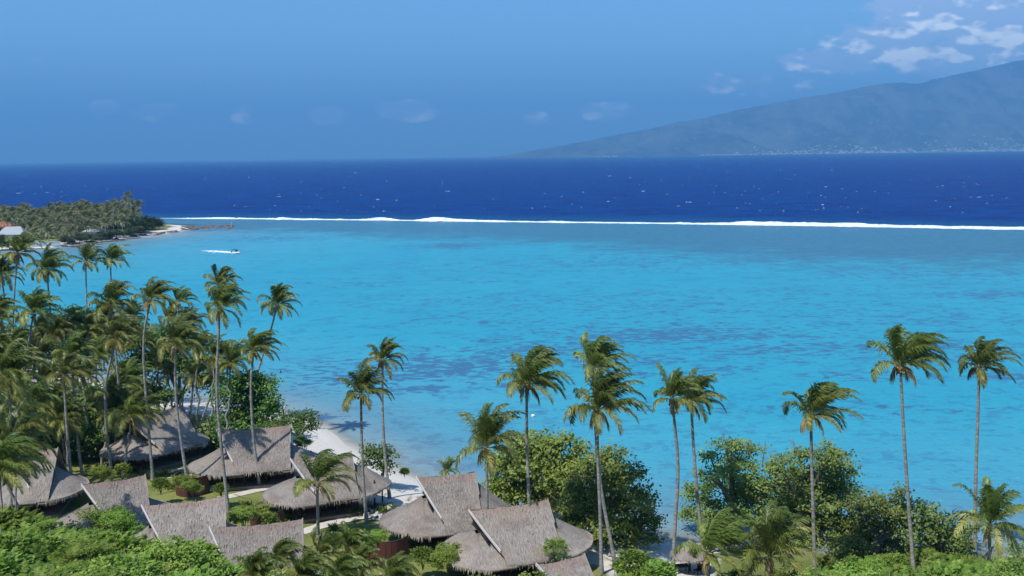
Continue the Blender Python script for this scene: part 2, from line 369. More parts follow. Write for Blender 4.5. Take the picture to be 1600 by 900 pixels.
# water: lagoon, reef flat and ocean, one sheet
xs = np.unique(np.concatenate([-np.array(far[::-1]), np.arange(-1000, -450, 50), np.arange(-450, -110, 8), np.arange(-110, 110, 2.0), np.arange(110, 460, 8), np.arange(460, 1000, 50), far]))
ys = np.unique(np.concatenate([np.arange(60, 210, 2.0), np.arange(210, 480, 8), np.arange(480, 760, 5.0), np.arange(760, 1200, 40), np.arange(1200, 2000, 200), far]))
X, Y, Fc = tensor(xs, ys); P = np.stack([X, Y], 1)
dl = -poly_dist(P, land_poly); dh = -poly_dist(P, head_poly)
depth = np.minimum(np.minimum(dl, 400), np.minimum(dh * 0.35, 400)) + vn(X, Y, 0.22) * 0.8
reefd = Y - reefY(X)
coral = np.zeros(len(X))
for (cx, cy, rx, ry, st) in [(560, 590, 110, 16, .9), (700, 572, 150, 22, 1), (665, 608, 34, 7, 1.2), (850, 545, 130, 18, .8), (1050, 522, 190, 17, 1), (1230, 545, 130, 16, .7),
        (1000, 560, 110, 10, .75), (1450, 545, 150, 14, .8), (1360, 588, 80, 7, .8), (1565, 590, 60, 9, .9), (520, 652, 34, 4, 1.1), (705, 384, 60, 5, 1.15), (1230, 455, 200, 6, .45),  # the small nearshore entry is just a darker patch by the beach
        (1450, 430, 200, 10, .5), (1000, 410, 320, 12, .42), (1300, 395, 380, 9, .6), (500, 575, 60, 8, .7), (1540, 460, 90, 6, .8), (1050, 585, 90, 5, .6), (770, 500, 130, 8, .4),
        (600, 440, 200, 8, .25), (1140, 575, 60, 5, .8), (900, 470, 250, 8, .35), (800, 605, 60, 6, .5), (1100, 480, 300, 14, .38), (1400, 500, 250, 16, .42), (700, 470, 200, 10, .3), (1350, 640, 200, 10, .3), (1000, 640, 160, 8, .25), (300, 352, 80, 5, 1.0), (420, 372, 90, 5, .6)]:
    g = G(cx, cy); yy_ = g[1]; rxm = rx / 1600 * yy_ * 1.05; rym = ry * yy_ ** 2 / (38 * 1600)
    coral = np.maximum(coral, st * np.exp(-(((X - g[0]) / rxm) ** 2 + ((Y - g[1]) / rym) ** 2)))
# inner edge of the reef flat, where the dark coral gives way to sand
edge_px = [(-300, 362), (200, 362), (420, 362), (560, 371), (700, 373), (900, 385), (1100, 402), (1350, 418), (1600, 420), (2200, 430)]
edge = np.array([G(*p)[:2] for p in edge_px]); flat = Y - np.interp(X, edge[:, 0], edge[:, 1]); flatw = (reefY(X) - np.interp(X, edge[:, 0], edge[:, 1]))
mb = MB(); mb.add(np.stack([X, Y, np.zeros(len(X))], 1), Fc); wm = mb.mesh('water', smooth=True)
add_attr(wm, 'depth', depth / 60.0); add_attr(wm, 'reefd', reefd / 100.0); add_attr(wm, 'coral', coral); add_attr(wm, 'flat', flat / flatw)
mt, t, out = material('lagoon_and_ocean')
p = t.pos(); dep = t.attr('depth'); rd = t.attr('reefd'); cor = t.attr('coral'); flt = t.attr('flat')
nbig = t.noise(p, 0.028, 4.0, 0.6); nmid = t.noise(t.mapping(p, (0.8, 1.0, 1)), 0.15, 6.0, 0.72, 0.5); nfine = t.noise(p, 0.5, 4.0, 0.65); nrip = t.noise(t.mapping(p, (0.7, 1.3, 1), rot=(0, 0, 0.5)), 1.3, 4.0, 0.7)
lag = t.ramp(dep, [(0.0, (0.36, 0.385, 0.34)), (0.05, (0.20, 0.295, 0.315)), (0.16, (0.10, 0.262, 0.335)), (0.35, (0.060, 0.305, 0.40)), (0.8, (0.036, 0.31, 0.40)), (1.0, (0.026, 0.295, 0.395))])
lag = t.mix(t.mul(t.step(nbig, 0.42, 0.62), 0.4), lag, t.mix(1.0, lag, (0.72, 0.88, 0.95), 'MULTIPLY'))
vdark = t.mix(1.0, lag, (0.80, 0.60, 0.72), 'MULTIPLY')
spk = t.step(t.add(t.mul(nmid, .7), t.mul(nfine, 0.7)), 0.71, 0.80)
ncor = t.noise(t.mapping(p, (0.75, 1.0, 1)), 0.42, 4.0, 0.7, 0.6)
nfl = t.noise(t.mapping(p, (0.6, 1.0, 1)), 0.62, 3.0, 0.62)
pat = t.step(t.add(t.mul(cor, 0.20), t.add(t.mul(t.sub(nmid, 0.5), 0.45), nfl)), 0.60, 0.66)
pat = t.mul(pat, t.step(cor, 0.01, 0.12))
lag = t.mix(t.mul(spk, 0.62), lag, vdark)
lag = t.mix(t.mul(pat, 0.88), lag, (0.040, 0.118, 0.225))
fl = t.step(t.add(flt, t.add(t.mul(t.sub(nbig, 0.5), 0.9), t.add(t.mul(t.sub(nmid, 0.5), 0.9), t.mul(t.sub(ncor, 0.5), 1.1)))), -0.20, 0.30)
flc = t.mix(t.step(ncor, 0.38, 0.62), (0.026, 0.10, 0.17), (0.050, 0.16, 0.235))
lag = t.mix(t.mul(fl, 0.88), lag, flc)
whit = t.step(t.add(t.mul(nrip, .5), t.mul(nfine, .5)), 0.56, 0.66); lag = t.mix(t.mul(whit, 0.20), lag, (0.4, 0.6, 0.7))  # pale ripple sheen, sky reflection painted into the water colour
rip_shade = t.step(t.add(t.mul(nrip, .5), t.mul(nfine, .5)), 0.34, 0.47, 1.0, 0.0); lag = t.mix(t.mul(rip_shade, 0.36), lag, vdark)  # dark ripple sides, weaker sky reflection painted into the colour
now = t.noise(t.mapping(p, (0.35, 1.0, 1)), 0.045, 5.0, 0.7)
now2 = t.noise(t.mapping(p, (0.5, 1.0, 1)), 0.11, 4.0, 0.7)
oce = t.mix(t.step(t.add(t.mul(now, .5), t.mul(now2, .5)), 0.38, 0.60), (0.0, 0.013, 0.105), (0.0003, 0.036, 0.205))
oce = t.mix(t.step(rd, 0.15, 0.9, 0.65, 0.0), oce, (0.006, 0.08, 0.18))
col = t.mix(t.step(rd, 0.0, 0.12), lag, oce)
chop = t.add(t.mul(t.noise(t.mapping(p, (0.5, 1.0, 1), rot=(0, 0, 0.4)), 0.25, 5.0, 0.65), 2.2), t.mul(nrip, 0.55))
bstr = t.step(rd, 0.0, 0.3, 0.35, 1.0)
bn = t.new('ShaderNodeBump'); t.put(bn.inputs['Height'], chop); t.put(bn.inputs['Strength'], bstr); bn.inputs['Distance'].default_value = 0.7
b = principled(t, None, col, 0.32, 0.12, bn.outputs[0]); t.put(b.inputs['Specular IOR Level'], t.step(rd, -0.05, 0.12, 0.22, 0.02)); b.inputs['IOR'].default_value = 1.33
tb = t.new('ShaderNodeBsdfTransparent'); mx = t.new('ShaderNodeMixShader')
t.put(mx.inputs[0], t.step(t.add(dep, t.mul(t.sub(nmid, 0.5), 0.04)), -0.01, 0.055, 0.12, 1.0)); t.l.new(tb.outputs[0], mx.inputs[1]); t.l.new(b.outputs[0], mx.inputs[2]); t.l.new(mx.outputs[0], out.inputs[0])
wm.materials.append(mt); tag(link('water', wm), kind='structure')

# surf along the outer reef: a lumpy broken crest with a foam sheet behind it
rng = np.random.default_rng(5); mb = MB()
xsf = np.arange(-232, 330, 1.6); rows = []
fine = lambda x, s, ph: np.array([mnoise.noise(Vector((float(v) * s, ph, 0))) for v in x])
hN = 0.5 + 0.5 * fine(xsf, 0.02, 1.0) + 0.35 * fine(xsf, 0.12, 4.0) + 0.3 * fine(xsf, 0.5, 8.0)
swell = sum(a * np.exp(-((xsf - c) / w_) ** 2) for a, c, w_ in [(1.9, G(600, 342)[0], 10), (2.3, G(685, 342)[0], 13), (.7, G(745, 342)[0], 20), (.9, G(1190, 350)[0], 22), (.8, G(350, 342)[0], 20), (.8, G(440, 342)[0], 10), (.8, G(1300, 350)[0], 30)])
gap = 1 - 0.75 * np.exp(-((xsf - G(642, 342)[0]) / 9) ** 2)
grow = np.clip((xsf + 232) / 20, 0.3, 1) * (1 + 0.4 * np.clip((xsf - 20) / 200, 0, 1))
Hc = np.clip(-0.05 + 0.5 * hN * (0.5 + np.abs(fine(xsf, 0.06, 61.0)) * 2) + swell * .75, 0.04, 3) * gap * grow
wd = (2.2 + 7 * hN * (0.4 + 1.5 * np.abs(fine(xsf, 0.05, 66.0))) + 3 * np.clip((xsf) / 200, 0, 1)) * grow
prof = [(1.0, 0.0), (0.82, .35), (0.6, 0.95), (0.45, 1.0), (0.2, 0.55), (-0.2, 0.28), (-0.6, 0.12), (-1.0, 0.02)]
y0 = reefY(xsf)
for k, (dy, hz) in enumerate(prof):
    jz = 0.25 * fine(xsf, 0.7, 20.0 + k) * (hz > 0.05)
    rows.append(np.stack([xsf, y0 + dy * wd + 2.0 * fine(xsf, 0.25, 40.0 + k), 0.03 + np.maximum(0, Hc * (hz + jz * hz))], 1))
V = np.concatenate(rows); n = len(xsf); i = np.arange(len(prof) - 1)[:, None] * n + np.arange(n - 1)[None, :]
mb.add(V, np.stack([i, i + 1, i + n + 1, i + n], -1).reshape(-1, 4)); s = mb.obj('breaking_surf', M['foam'], smooth=True)
tag(s, 'long white line of surf breaking along the outer edge of the reef', 'surf', kind='stuff')

# whitecaps out on the open ocean
mb = MB(); rng = np.random.default_rng(11)
caps = [(700, 299, 7), (556, 270, 5), (436, 307, 8), (1076, 316, 12), (1220, 265, 5), (1300, 266, 4), (1530, 308, 8), (1005, 299, 6), (953, 275, 6), (985, 278, 4), (620, 313, 4), (1510, 247, 5), (1290, 292, 6), (30, 302, 8), (75, 301, 6), (600, 330, 4), (1060, 322, 5), (1285, 320, 5), (950, 315, 4), (590, 312, 6)]
caps += [(rng.uniform(-50, 1650), rng.uniform(258, 333) , rng.uniform(.6, 2.4)) for _ in range(230)]
for (px, py, wpx) in caps:
    g = G(px, py)
    if g[1] > 3500 or g[1] < reefY(g[0]) + 60: continue
    hw = wpx / 1600 * g[1] * 0.42; k = 5
    for q in range(k):
        a = -hw + 2 * hw * (q + rng.uniform(-.3, .8)) / k; l = hw / k * rng.uniform(0.6, 1.3); dp = 0.3 + 0.0014 * g[1] * rng.uniform(.4, 1.2); hh = rng.uniform(.08, .3) * (1 + g[1] / 1800)
        c = g[:2] + np.array([a, rng.uniform(-1, 1) * hw * .25])
        mb.add([[c[0] - l, c[1] - dp, .03], [c[0] + l, c[1] - dp * .8, .03], [c[0] + l * .6, c[1] + .3, hh], [c[0] - l * .5, c[1] + .2, hh * .8], [c[0], c[1] + dp, .03]], [[0, 1, 2, 3]])
        mb.f.append(np.array([[3, 2, 4]]) + mb.n - 5)
tag(mb.obj('whitecaps', M['spray']), 'scattered small whitecaps on the deep blue ocean', 'whitecaps', kind='stuff')

# ------------------------------------------------------------------ far island with its town
NX, NY = 300, 60
sil_px = [(770, 246), (805, 241), (850, 232), (900, 224), (950, 213), (1000, 204), (1030, 198), (1050, 192), (1100, 184), (1150, 172), (1200, 162), (1250, 152), (1300, 144), (1340, 136), (1370, 130), (1400, 127), (1430, 130),
          (1450, 124), (1490, 115), (1530, 105), (1560, 99), (1585, 92), (1600, 93), (1700, 96), (1850, 100), (2100, 120), (2400, 160), (2700, 235)]
def ridge_at(px): return np.interp(px, [a for a, _ in sil_px], [b for _, b in sil_px])
Vh = []
D0, D1 = 15000.0, 18500.0
for j in range(NY):
    v = j / (NY - 1)
    for i_ in range(NX):
        px = 770 + (2700 - 770) * i_ / (NX - 1)
        if v <= 0.7:
            f = v / 0.7; Yd = D0 + (D1 - D0) * f; top = AT(px, ridge_at(px), D1)[2]; x_ = AT(px, 240, Yd)[0] if False else (px - 800) / 1600 * Yd
            hz = max(top, -3) * (0.62 * f + 0.38 * f ** 2.2)
            rel = math.sin(math.pi * min(f, 1)) 
            hz += max(top, 0) * rel * (0.17 * fnoise(x_, Yd * .5, 0, 1 / 800., 5) + 0.10 * abs(fnoise(x_, Yd * .4, 3, 1 / 500., 4)))
            hz -= max(top, 0) * rel * 0.34 * (abs(fnoise(x_ + 500 * fnoise(x_, Yd, 5, 1 / 2500., 2), Yd * .12, 7, 1 / 1100., 4))) 
            hz += (14 * fnoise(x_, Yd, 9, 1 / 120., 3)) * f * min(1, max(top, 0) / 100)
        else:
            f = (v - 0.7) / 0.3; Yd = D1 + 4000 * f; x_ = (px - 800) / 1600 * Yd; hz = max(AT(px, ridge_at(px), D1)[2], -3) * (1 - f) - 4 * f
        Vh.append((x_, Yd, hz if j else -2.0))
i = np.arange(NY - 1)[:, None] * NX + np.arange(NX - 1)[None, :]
mb = MB(); Vh = np.array(Vh); mb.add(Vh, np.stack([i, i + 1, i + NX + 1, i + NX], -1).reshape(-1, 4)); hm = mb.mesh('mountain', smooth=True)
mt, t, out = material('mountain_forest')
p = t.pos(); n1_ = t.noise(t.mapping(p, (1, .35, 1)), 0.0016, 6.0, 0.65); n2_ = t.noise(p, 0.008, 5.0, 0.7)
c = t.mix(t.step(n1_, 0.38, 0.62), (0.020, 0.024, 0.030), (0.092, 0.090, 0.088)); c = t.mix(t.mul(t.step(n2_, 0.52, 0.68), 0.6), c, (0.20, 0.17, 0.12))
principled(t, out, c, 1.0, 0.0); hm.materials.append(mt); tag(link('mountain', hm), kind='structure')
mb = MB(); rng = np.random.default_rng(3); Hgrid = Vh[:, 2].reshape(NY, NX)
def island_z(px, f):
    fi = (px - 770) / (2700 - 770) * (NX - 1); fj = f * 0.7 * (NY - 1); a, b_ = int(fi), int(fj); u, v = fi - a, fj - b_
    return (Hgrid[b_, a] * (1 - u) + Hgrid[b_, a + 1] * u) * (1 - v) + (Hgrid[b_ + 1, a] * (1 - u) + Hgrid[b_ + 1, a + 1] * u) * v
spots = [(1095, 1160, 60, .002, .01), (1150, 1300, 90, .002, .03), (1300, 1600, 280, .002, .05), (1400, 1600, 150, .02, .16), (1240, 1400, 110, .03, .13), (1150, 1300, 50, .05, .14), (1480, 1600, 60, .12, .26), (1170, 1230, 14, .2, .3), (935, 965, 10, .004, .02), (1600, 1900, 120, .004, .12)]
for (a, b_, n, f0, f1) in spots:
    for _ in range(n):
        px = rng.uniform(a, b_); f = f0 + (f1 - f0) * rng.random() ** 1.6; z = max(island_z(px, f), 1.0); Yd = D0 + (D1 - D0) * f; s_ = rng.uniform(5, 12)
        mb.box(((px - 800) / 1600 * Yd, Yd, z + s_ * .35), (s_ * rng.uniform(.7, 1.9), s_ * .6, s_ * rng.uniform(.4, .75)), rng.uniform(-.4, .4))
tag(mb.obj('far_town', M['town']), 'far-off pale buildings scattered along the foot of the blue mountain', 'town', kind='stuff')

# ------------------------------------------------------------------ haze over the sea
hz_ = MB(); hz_.box((0, 0, 850), (34000, 34000, 854)); ho = hz_.obj('haze'); tag(ho, kind='stuff')
mt, t, out = material('sea_air'); pv = t.new('ShaderNodeVolumePrincipled'); pv.inputs['Color'].default_value = (0.19, 0.53, 0.97, 1); pv.inputs['Density'].default_value = 0.88e-4
pv.inputs['Anisotropy'].default_value = 0.0; t.l.new(pv.outputs[0], out.inputs['Volume']); ho.data.materials.append(mt)
ho['label'] = 'thin blue sea haze between the shore and the far mountain'; ho['category'] = 'haze'

# ------------------------------------------------------------------ palms
WIND = np.array([1.0, 0.25, 0.0])
def make_fronds(rng, n=26, L=4.6, wind=1.0, droop=1.0, upright=0.5, pairs=50, wleaf=0.12, spread_left=0.5):
    """one crown of wind-blown pinnate fronds around the origin; returns (green, dry) MBs"""
    green, dry = MB(), MB(); L = L * 0.96; n = int(n * 1.05)
    ga = 2.39996; a0 = rng.uniform(0, 6.28); ndry = max(2, n // 9)
    for k in range(n + ndry):
        isdry = k >= n
        az_ = a0 + k * ga + rng.normal(0, .15); az_ -= 0.42 * min(wind, 1.3) * math.sin(az_)
        age = (k + 0.5) / n if not isdry else rng.uniform(1.05, 1.2)
        el_ = math.radians(88 - 112 * age ** 1.25 * (1.12 - 0.3 * upright)) + rng.normal(0, .12)
        d = np.array([math.cos(az_) * math.cos(el_), math.sin(az_) * math.cos(el_), math.sin(el_)])
        l = L * (0.62 + 0.5 * math.sin(math.pi * min(0.15 + age * 0.75, 1))) * rng.uniform(.86, 1.1)
        if isdry: l *= 0.7
        upw = max(0.0, -d[0])      # fronds on the windward side get folded back
        l *= 1 - 0.22 * upw * wind
        N = 11; p = np.zeros(3); pts = [p.copy()]; dirs = [d.copy()]
        g_ = (0.11 + 0.13 * rng.random()) * droop * (1.0 if not isdry else 2.0); wf = 0.105 * wind * rng.uniform(.55, 1.35) * (0.35 if isdry else 1)
        curlz = 0.0
        for s_ in range(N):
            tt = (s_ + 1) / N
            d = d + np.array([0, 0, -1.0]) * g_ * (0.5 + .7 * min(age, 1)) * (0.05 + 3.1 * tt ** 1.9) + WIND * wf * (1.35 - .6 * min(age, 1)) * (0.2 + 1.1 * tt) * (1.0 if s_ > 0 else .3)
            d /= np.linalg.norm(d); p = p + d * l / N; pts.append(p.copy()); dirs.append(d.copy())
        pts = np.array(pts); dirs = np.array(dirs); mb_ = dry if isdry else green
        base_t = np.clip(0.06 + 0.78 * age + rng.normal(0, .13), 0, 1)
        mb_.tube(pts, np.linspace(.05, .012, len(pts)), 3, min(1, base_t + .35), cap=False)
        npair = pairs if not isdry else pairs // 2
        ts = np.linspace(0.13, 0.99, npair); X_ = np.linspace(0, 1, len(pts))
        C = np.stack([np.interp(ts, X_, pts[:, q]) for q in range(3)], 1); D = np.stack([np.interp(ts, X_, dirs[:, q]) for q in range(3)], 1)
        D /= np.linalg.norm(D, axis=1)[:, None]
        S = np.cross(D, [0, 0, 1.0]); S /= np.linalg.norm(S, axis=1)[:, None] + 1e-6
        U_ = np.cross(S, D)
        ll = 1.22 * (L / 4.6) * (0.35 + 0.75 * np.sin(math.pi * np.clip(ts * 0.92 + 0.08, 0, 1)) ** 0.8) * (1 - .25 * ts)
        for sg in (-1, 1):
            r1 = rng.normal(0, .12, (npair, 3))
            dir1 = sg * S * 0.62 + D * 0.72 + U_ * 0.10 + WIND * 0.22 * wind + r1
            dir1 /= np.linalg.norm(dir1, axis=1)[:, None]
            dir2 = dir1 * 0.62 + np.array([0, 0, -1.0]) * (0.62 * droop) + WIND * 0.30 * wind + rng.normal(0, .1, (npair, 3))
            dir2 /= np.linalg.norm(dir2, axis=1)[:, None]
            if isdry: dir1 = dir1 * .5 + np.array([0, 0, -.7]); dir2 = dir2 * .4 + np.array([0, 0, -.9])
            lj = (ll * rng.uniform(.8, 1.1, npair))[:, None]
            A = C; B = A + dir1 * lj * .45; E = B + dir2 * lj * .55
            wv = D * (wleaf * 0.5)
            V = np.stack([A - wv * .6, A + wv * .6, B + wv, B - wv, E + wv * .12, E - wv * .12], 1).reshape(-1, 3)
            o_ = np.arange(npair)[:, None] * 6
            tv = np.repeat(np.clip(base_t + rng.normal(0, .10, npair), 0, 1), 6).reshape(-1, 6); tv[:, 4:] = np.clip(tv[:, 4:] + 0.12, 0, 1)
            mb_.add(V, np.concatenate([o_ + [0, 1, 2, 3], o_ + [3, 2, 4, 5]]), tv.ravel())
    return green, dry
def make_nuts(rng, n=9):
    mb_ = MB()
    for _ in range(n):
        a = rng.uniform(0, 6.28); r = rng.uniform(.15, .38); mb_.blob((math.cos(a) * r, math.sin(a) * r, rng.uniform(-.65, -.1)), (.13, .13, .17), rng, 6, 4, .08)
    return mb_
rngT = np.random.default_rng(77)
CROWNS = []
specs = [dict(n=26, wind=1.0, upright=.9), dict(n=24, wind=1.25, upright=1.1, L=4.9), dict(n=28, wind=.8, upright=.7), dict(n=22, wind=1.1, upright=.5, droop=1.2), dict(n=25, wind=.65, upright=.8, droop=1.1), dict(n=24, wind=.9, upright=1.2, L=4.3), dict(n=27, wind=1.15, upright=.8, droop=1.3)]
for sp in specs:
    g_, d_ = make_fronds(rngT, **sp); CROWNS.append((g_.mesh('crown', M['palm']), d_.mesh('dry_fronds', M['dry']), make_nuts(rngT).mesh('coconut_bunch', M['coconut'], True)))
FAR = []
for q in range(4):
    g_, d_ = make_fronds(rngT, n=20, wind=.7 + .15 * q, upright=.7, pairs=14, wleaf=.22, L=4.4); FAR.append(g_.mesh('crown', M['palm_far']))

def palm(name, base, hub, mids, label, group, kind=0, scale=1.0, rot=0.0, rb=.21, rt_=.13, hero=None, nuts=True, rng=random.Random(1)):
    """base and hub are world points; mids are optional world points the trunk passes through"""
    base = np.array(base, float); hub = np.array(hub, float)
    root = empty(name, base, 0, label, 'palm tree', group)
    ctrl = [base] + [np.array(q, float) for q in mids[::-1]] + [hub]; tz = np.array([q[2] for q in ctrl])
    if len(ctrl) == 2:
        pts = [base + (hub - base) * s_ + np.array([1, .3, 0]) * math.sin(math.pi * s_) * (hub[2] - base[2]) * rng.uniform(-.03, .03) for s_ in np.linspace(0, 1, 12)]
    else:
        C_ = np.array(ctrl); cum = np.concatenate([[0], np.cumsum(np.linalg.norm(np.diff(C_, axis=0), axis=1))]); cum /= cum[-1]
        pts = []
        for s_ in np.linspace(0, 1, 16):
            tot = np.zeros(3); wsum = 0
            for off in (-.12, -.06, 0, .06, .12):
                q = min(max(s_ + off * min(1, 4 * s_, 4 * (1 - s_)), 0), 1); tot += np.array([np.interp(q, cum, C_[:, a]) for a in range(3)]); wsum += 1
            pts.append(tot / wsum)
    P = np.array(pts) - base; P[0][2] -= 0.3; s_ = np.linspace(0, 1, len(P)); R = rt_ + (rb - rt_) * (1 - s_) ** 1.0; R[0] *= 1.45; R[1] *= 1.1
    P = np.vstack([P, P[-1] + [0, 0, .35]]); R = np.append(R, R[-1] * .7)
    mb_ = MB(); mb_.tube(P, R, 9); mb_.obj('trunk', M['bark'], root, True)
    if hero is not None:
        r_ = np.random.default_rng(hero.pop('seed')); g_, d_ = make_fronds(r_, **hero); cm, dm = g_.mesh('crown', M['palm']), d_.mesh('dry_fronds', M['dry']); nm = make_nuts(r_).mesh('coconut_bunch', M['coconut'], True)
    elif kind < 0: cm, dm, nm = FAR[(-kind - 1) % 4], None, None
    else: cm, dm, nm = CROWNS[kind % len(CROWNS)]
    for nme, me_ in (('crown', cm), ('dry_fronds', dm), ('coconut_bunch', nm if nuts else None)):
        if me_ is None: continue
        c_ = link(nme, me_, root); c_.location = tuple(hub - base + [0, 0, .15 * scale]); c_.scale = (scale,) * 3; c_.rotation_euler = (0, 0, rot)
    return root

# (crown hub px, base px, optional trunk px in between, crown options, scale, label)
HERO = [
 ((1407, 574), (1428, 893), [(1411, 660), (1418, 770)], dict(seed=21, n=27, wind=1.25, upright=1.35, L=4.9), 1.0, 'tallest right-hand palm, crown swept hard right with one frond held out left'),
 ((1530, 576), (1524, 872), [(1528, 650), (1524, 760)], dict(seed=22, n=20, wind=1.0, upright=1.0, L=4.0), .93, 'rightmost tall coconut palm, with a thin straight trunk rising behind the low palm'),
 ((1267, 652), (1273, 896), [(1268, 720), (1271, 810)], dict(seed=23, n=22, wind=1.3, upright=1.2, L=4.8), .92, 'coconut palm with long drooping lower fronds, in front of the sparse shore tree'),
 ((1080, 632), (1100, 862), [(1083, 690), (1089, 770)], dict(seed=24, n=24, wind=.8, upright=1.1, L=4.4), .85, 'right palm of the close pair beside the sparse shore tree, straight trunk'),
 ((1050, 625), (1051, 893), [(1056, 680), (1061, 730), (1054, 830)], dict(seed=25, n=17, wind=.55, upright=.9, L=4.0), .78, 'left palm of the pair beside the sparse shore tree, thin bowed trunk'),
 ((933, 644), (940, 897), [(934, 720), (938, 800)], dict(seed=26, n=24, wind=.8, upright=.9, L=4.8), .98, 'lower fuller palm of the pair before the dark beach tree'),
 ((926, 578), (962, 882), [(930, 660), (935, 740), (947, 810)], dict(seed=27, n=22, wind=1.1, upright=1.3, L=4.3), .90, 'taller bent-trunked palm of the pair before the dark beach tree'),
 ((823, 603), (830, 884), [(823, 690), (827, 790)], dict(seed=28, n=27, wind=1.15, upright=1.0, L=4.6), .97, 'tall bushy-crowned palm with a straight pale trunk behind the long low roof'),
 ((760, 702), (762, 880), [(761, 760), (761, 820)], dict(seed=29, n=21, wind=.6, upright=.9, L=4.9), .93, 'short dark-trunked palm rising in front of the largest thatched roof'),
 ((598, 565), (609, 777), [(597, 640), (602, 720)], dict(seed=30, n=18, wind=.7, upright=.9, L=3.9), .80, 'taller of the two palms standing on the white beach beside the lagoon'),
 ((564, 617), (573, 815), [(565, 690), (568, 760)], dict(seed=31, n=20, wind=.7, upright=.8, L=4.2), .87, 'lower of the two palms beside the beach, with yellowing hanging fronds'),
 ((496, 757), (497, 842), [(496, 790), (497, 818)], dict(seed=32, n=15, wind=1.4, upright=1.1, L=4.9), .93, 'short dark-trunked palm bent by the wind over the bungalow with the red timber screen'),
 ((1546, 822), (1545, 905), [], dict(seed=33, n=22, wind=.35, upright=.8, L=4.9), .92, 'low full coconut palm in the bottom right corner with wide arching fronds'),
 ((1107, 866), (1108, 925), [], dict(seed=34, n=23, wind=1.6, upright=1.0, L=5.0, droop=.9), .95, 'low palm with a dark shaggy crown beside the thatched beach parasol'),
 ((1203, 872), (1205, 930), [], dict(seed=35, n=25, wind=.6, upright=1.1, L=5.0), .98, 'low palm with bright arching fronds between the two low bushes at the bottom edge'),
 ((699, 738), (697, 772), [], dict(seed=36, n=14, wind=.4, upright=.9, L=3.8), .52, 'small young palm at the water edge behind the large thatched roof'),
 # left grove
 ((433, 478), (398, 672), [(421, 525), (405, 570), (394, 620)], dict(seed=41, n=24, wind=.55, upright=.75, L=4.2), .86, 'rightmost palm of the left grove, ball-shaped crown on a thin leaning trunk'),
 ((396, 551), (406, 762), [(391, 600), (395, 680)], dict(seed=42, n=22, wind=1.35, upright=1.1, L=4.2), .86, 'dark-crowned palm blown right, its trunk crossing the roof with red wall corner'),
 ((342, 448), (338, 655), [(341, 500), (338, 580)], dict(seed=43, n=19, wind=.9, upright=.95, L=4.2), .92, 'upper palm of the two stacked crowns standing out against the lagoon'),
 ((343, 484), (357, 802), [(341, 540), (337, 610), (347, 710)], dict(seed=44, n=20, wind=.9, upright=.7, L=4.3), .84, 'lower palm of the two stacked crowns standing out against the lagoon'),
 ((235, 470), (239, 752), [(222, 530), (228, 620)], dict(seed=45, n=20, wind=1.0, upright=.8, L=4.2), .82, 'palm with brown hanging fronds and a bowed trunk crossing the rear bungalow roof'),
 ((279, 473), (284, 640), [(277, 520)], dict(seed=46, n=17, wind=1.4, upright=1.0, L=4.0), .80, 'small-crowned palm between the bowed palm and the two stacked crowns'),
 ((275, 540), (296, 776), [(273, 590), (277, 650)], dict(seed=47, n=22, wind=.9, upright=.8, L=4.6), .88, 'palm whose trunk crosses the right end of the rear bungalow roof'),
 ((172, 478), (199, 727), [(180, 540), (188, 630)], dict(seed=48, n=25, wind=.8, upright=.7, L=4.4), .90, 'full palm low in the upper left group, in front of the pair of crowns'),
 ((182, 530), (176, 747), [(163, 600), (166, 680)], dict(seed=49, n=22, wind=.8, upright=.8, L=4.4), .88, 'palm with a pale slanting trunk ending on the lawn behind the shadowed roof'),
 ((134, 410), (137, 600), [(135, 470)], dict(seed=50, n=17, wind=.9, upright=.75, L=4.3), .96, 'thin palm with a narrow crown, left of the pair over the bay'),
 ((173, 408), (175, 600), [], dict(seed=51, n=19, wind=.8, upright=.9, L=4.1), .94, 'upper right palm of the group over the bay'),
 ((73, 424), (84, 640), [(80, 500)], dict(seed=52, n=23, wind=.8, upright=.95, L=4.3), .98, 'bushy dark palm second from the left edge, against the bay'),
 ((27, 398), (18, 660), [(21, 470), (19, 560)], dict(seed=53, n=22, wind=.9, upright=.8, L=4.4), .93, 'tall palm near the left edge with a long straight thin trunk'),
 ((2, 432), (-8, 650), [(8, 470), (0, 520)], dict(seed=54, n=20, wind=.6, upright=.6, L=4.2), .95, 'palm cut by the left edge with a curved pale trunk'),
 ((52, 490), (44, 700), [(38, 580)], dict(seed=55, n=24, wind=.9, upright=.9, L=4.4), .92, 'palm with yellow hanging fronds at the left, below the tall thin-trunked palm'),
 ((112, 560), (129, 745), [(116, 620), (121, 690)], dict(seed=56, n=22, wind=.7, upright=.7, L=4.5), .85, 'left grove palm whose straight pale trunk ends beside the shadowed roof'),
 ((100, 590), (113, 768), [(103, 650), (108, 710)], dict(seed=57, n=20, wind=.7, upright=.6, L=4.4), .8, 'palm with a trunk dropping to the shaded gap between two bungalow roofs'),
 ((338, 588), (311, 668), [(325, 630)], dict(seed=58, n=22, wind=.6, upright=.6, L=4.5), .78, 'palm with a steeply leaning trunk behind the rear bungalows'),
 ((302, 590), (294, 664), [(300, 625)], dict(seed=59, n=20, wind=.5, upright=.6, L=4.4), .74, 'palm with a short curved trunk standing in the shade beside the rear roof'),
 ((262, 590), (270, 640), [], dict(seed=60, n=20, wind=.5, upright=.5, L=4.4), .7, 'low palm leaning over the patch of sand behind the rear roof'),
]
hrng = random.Random(9)
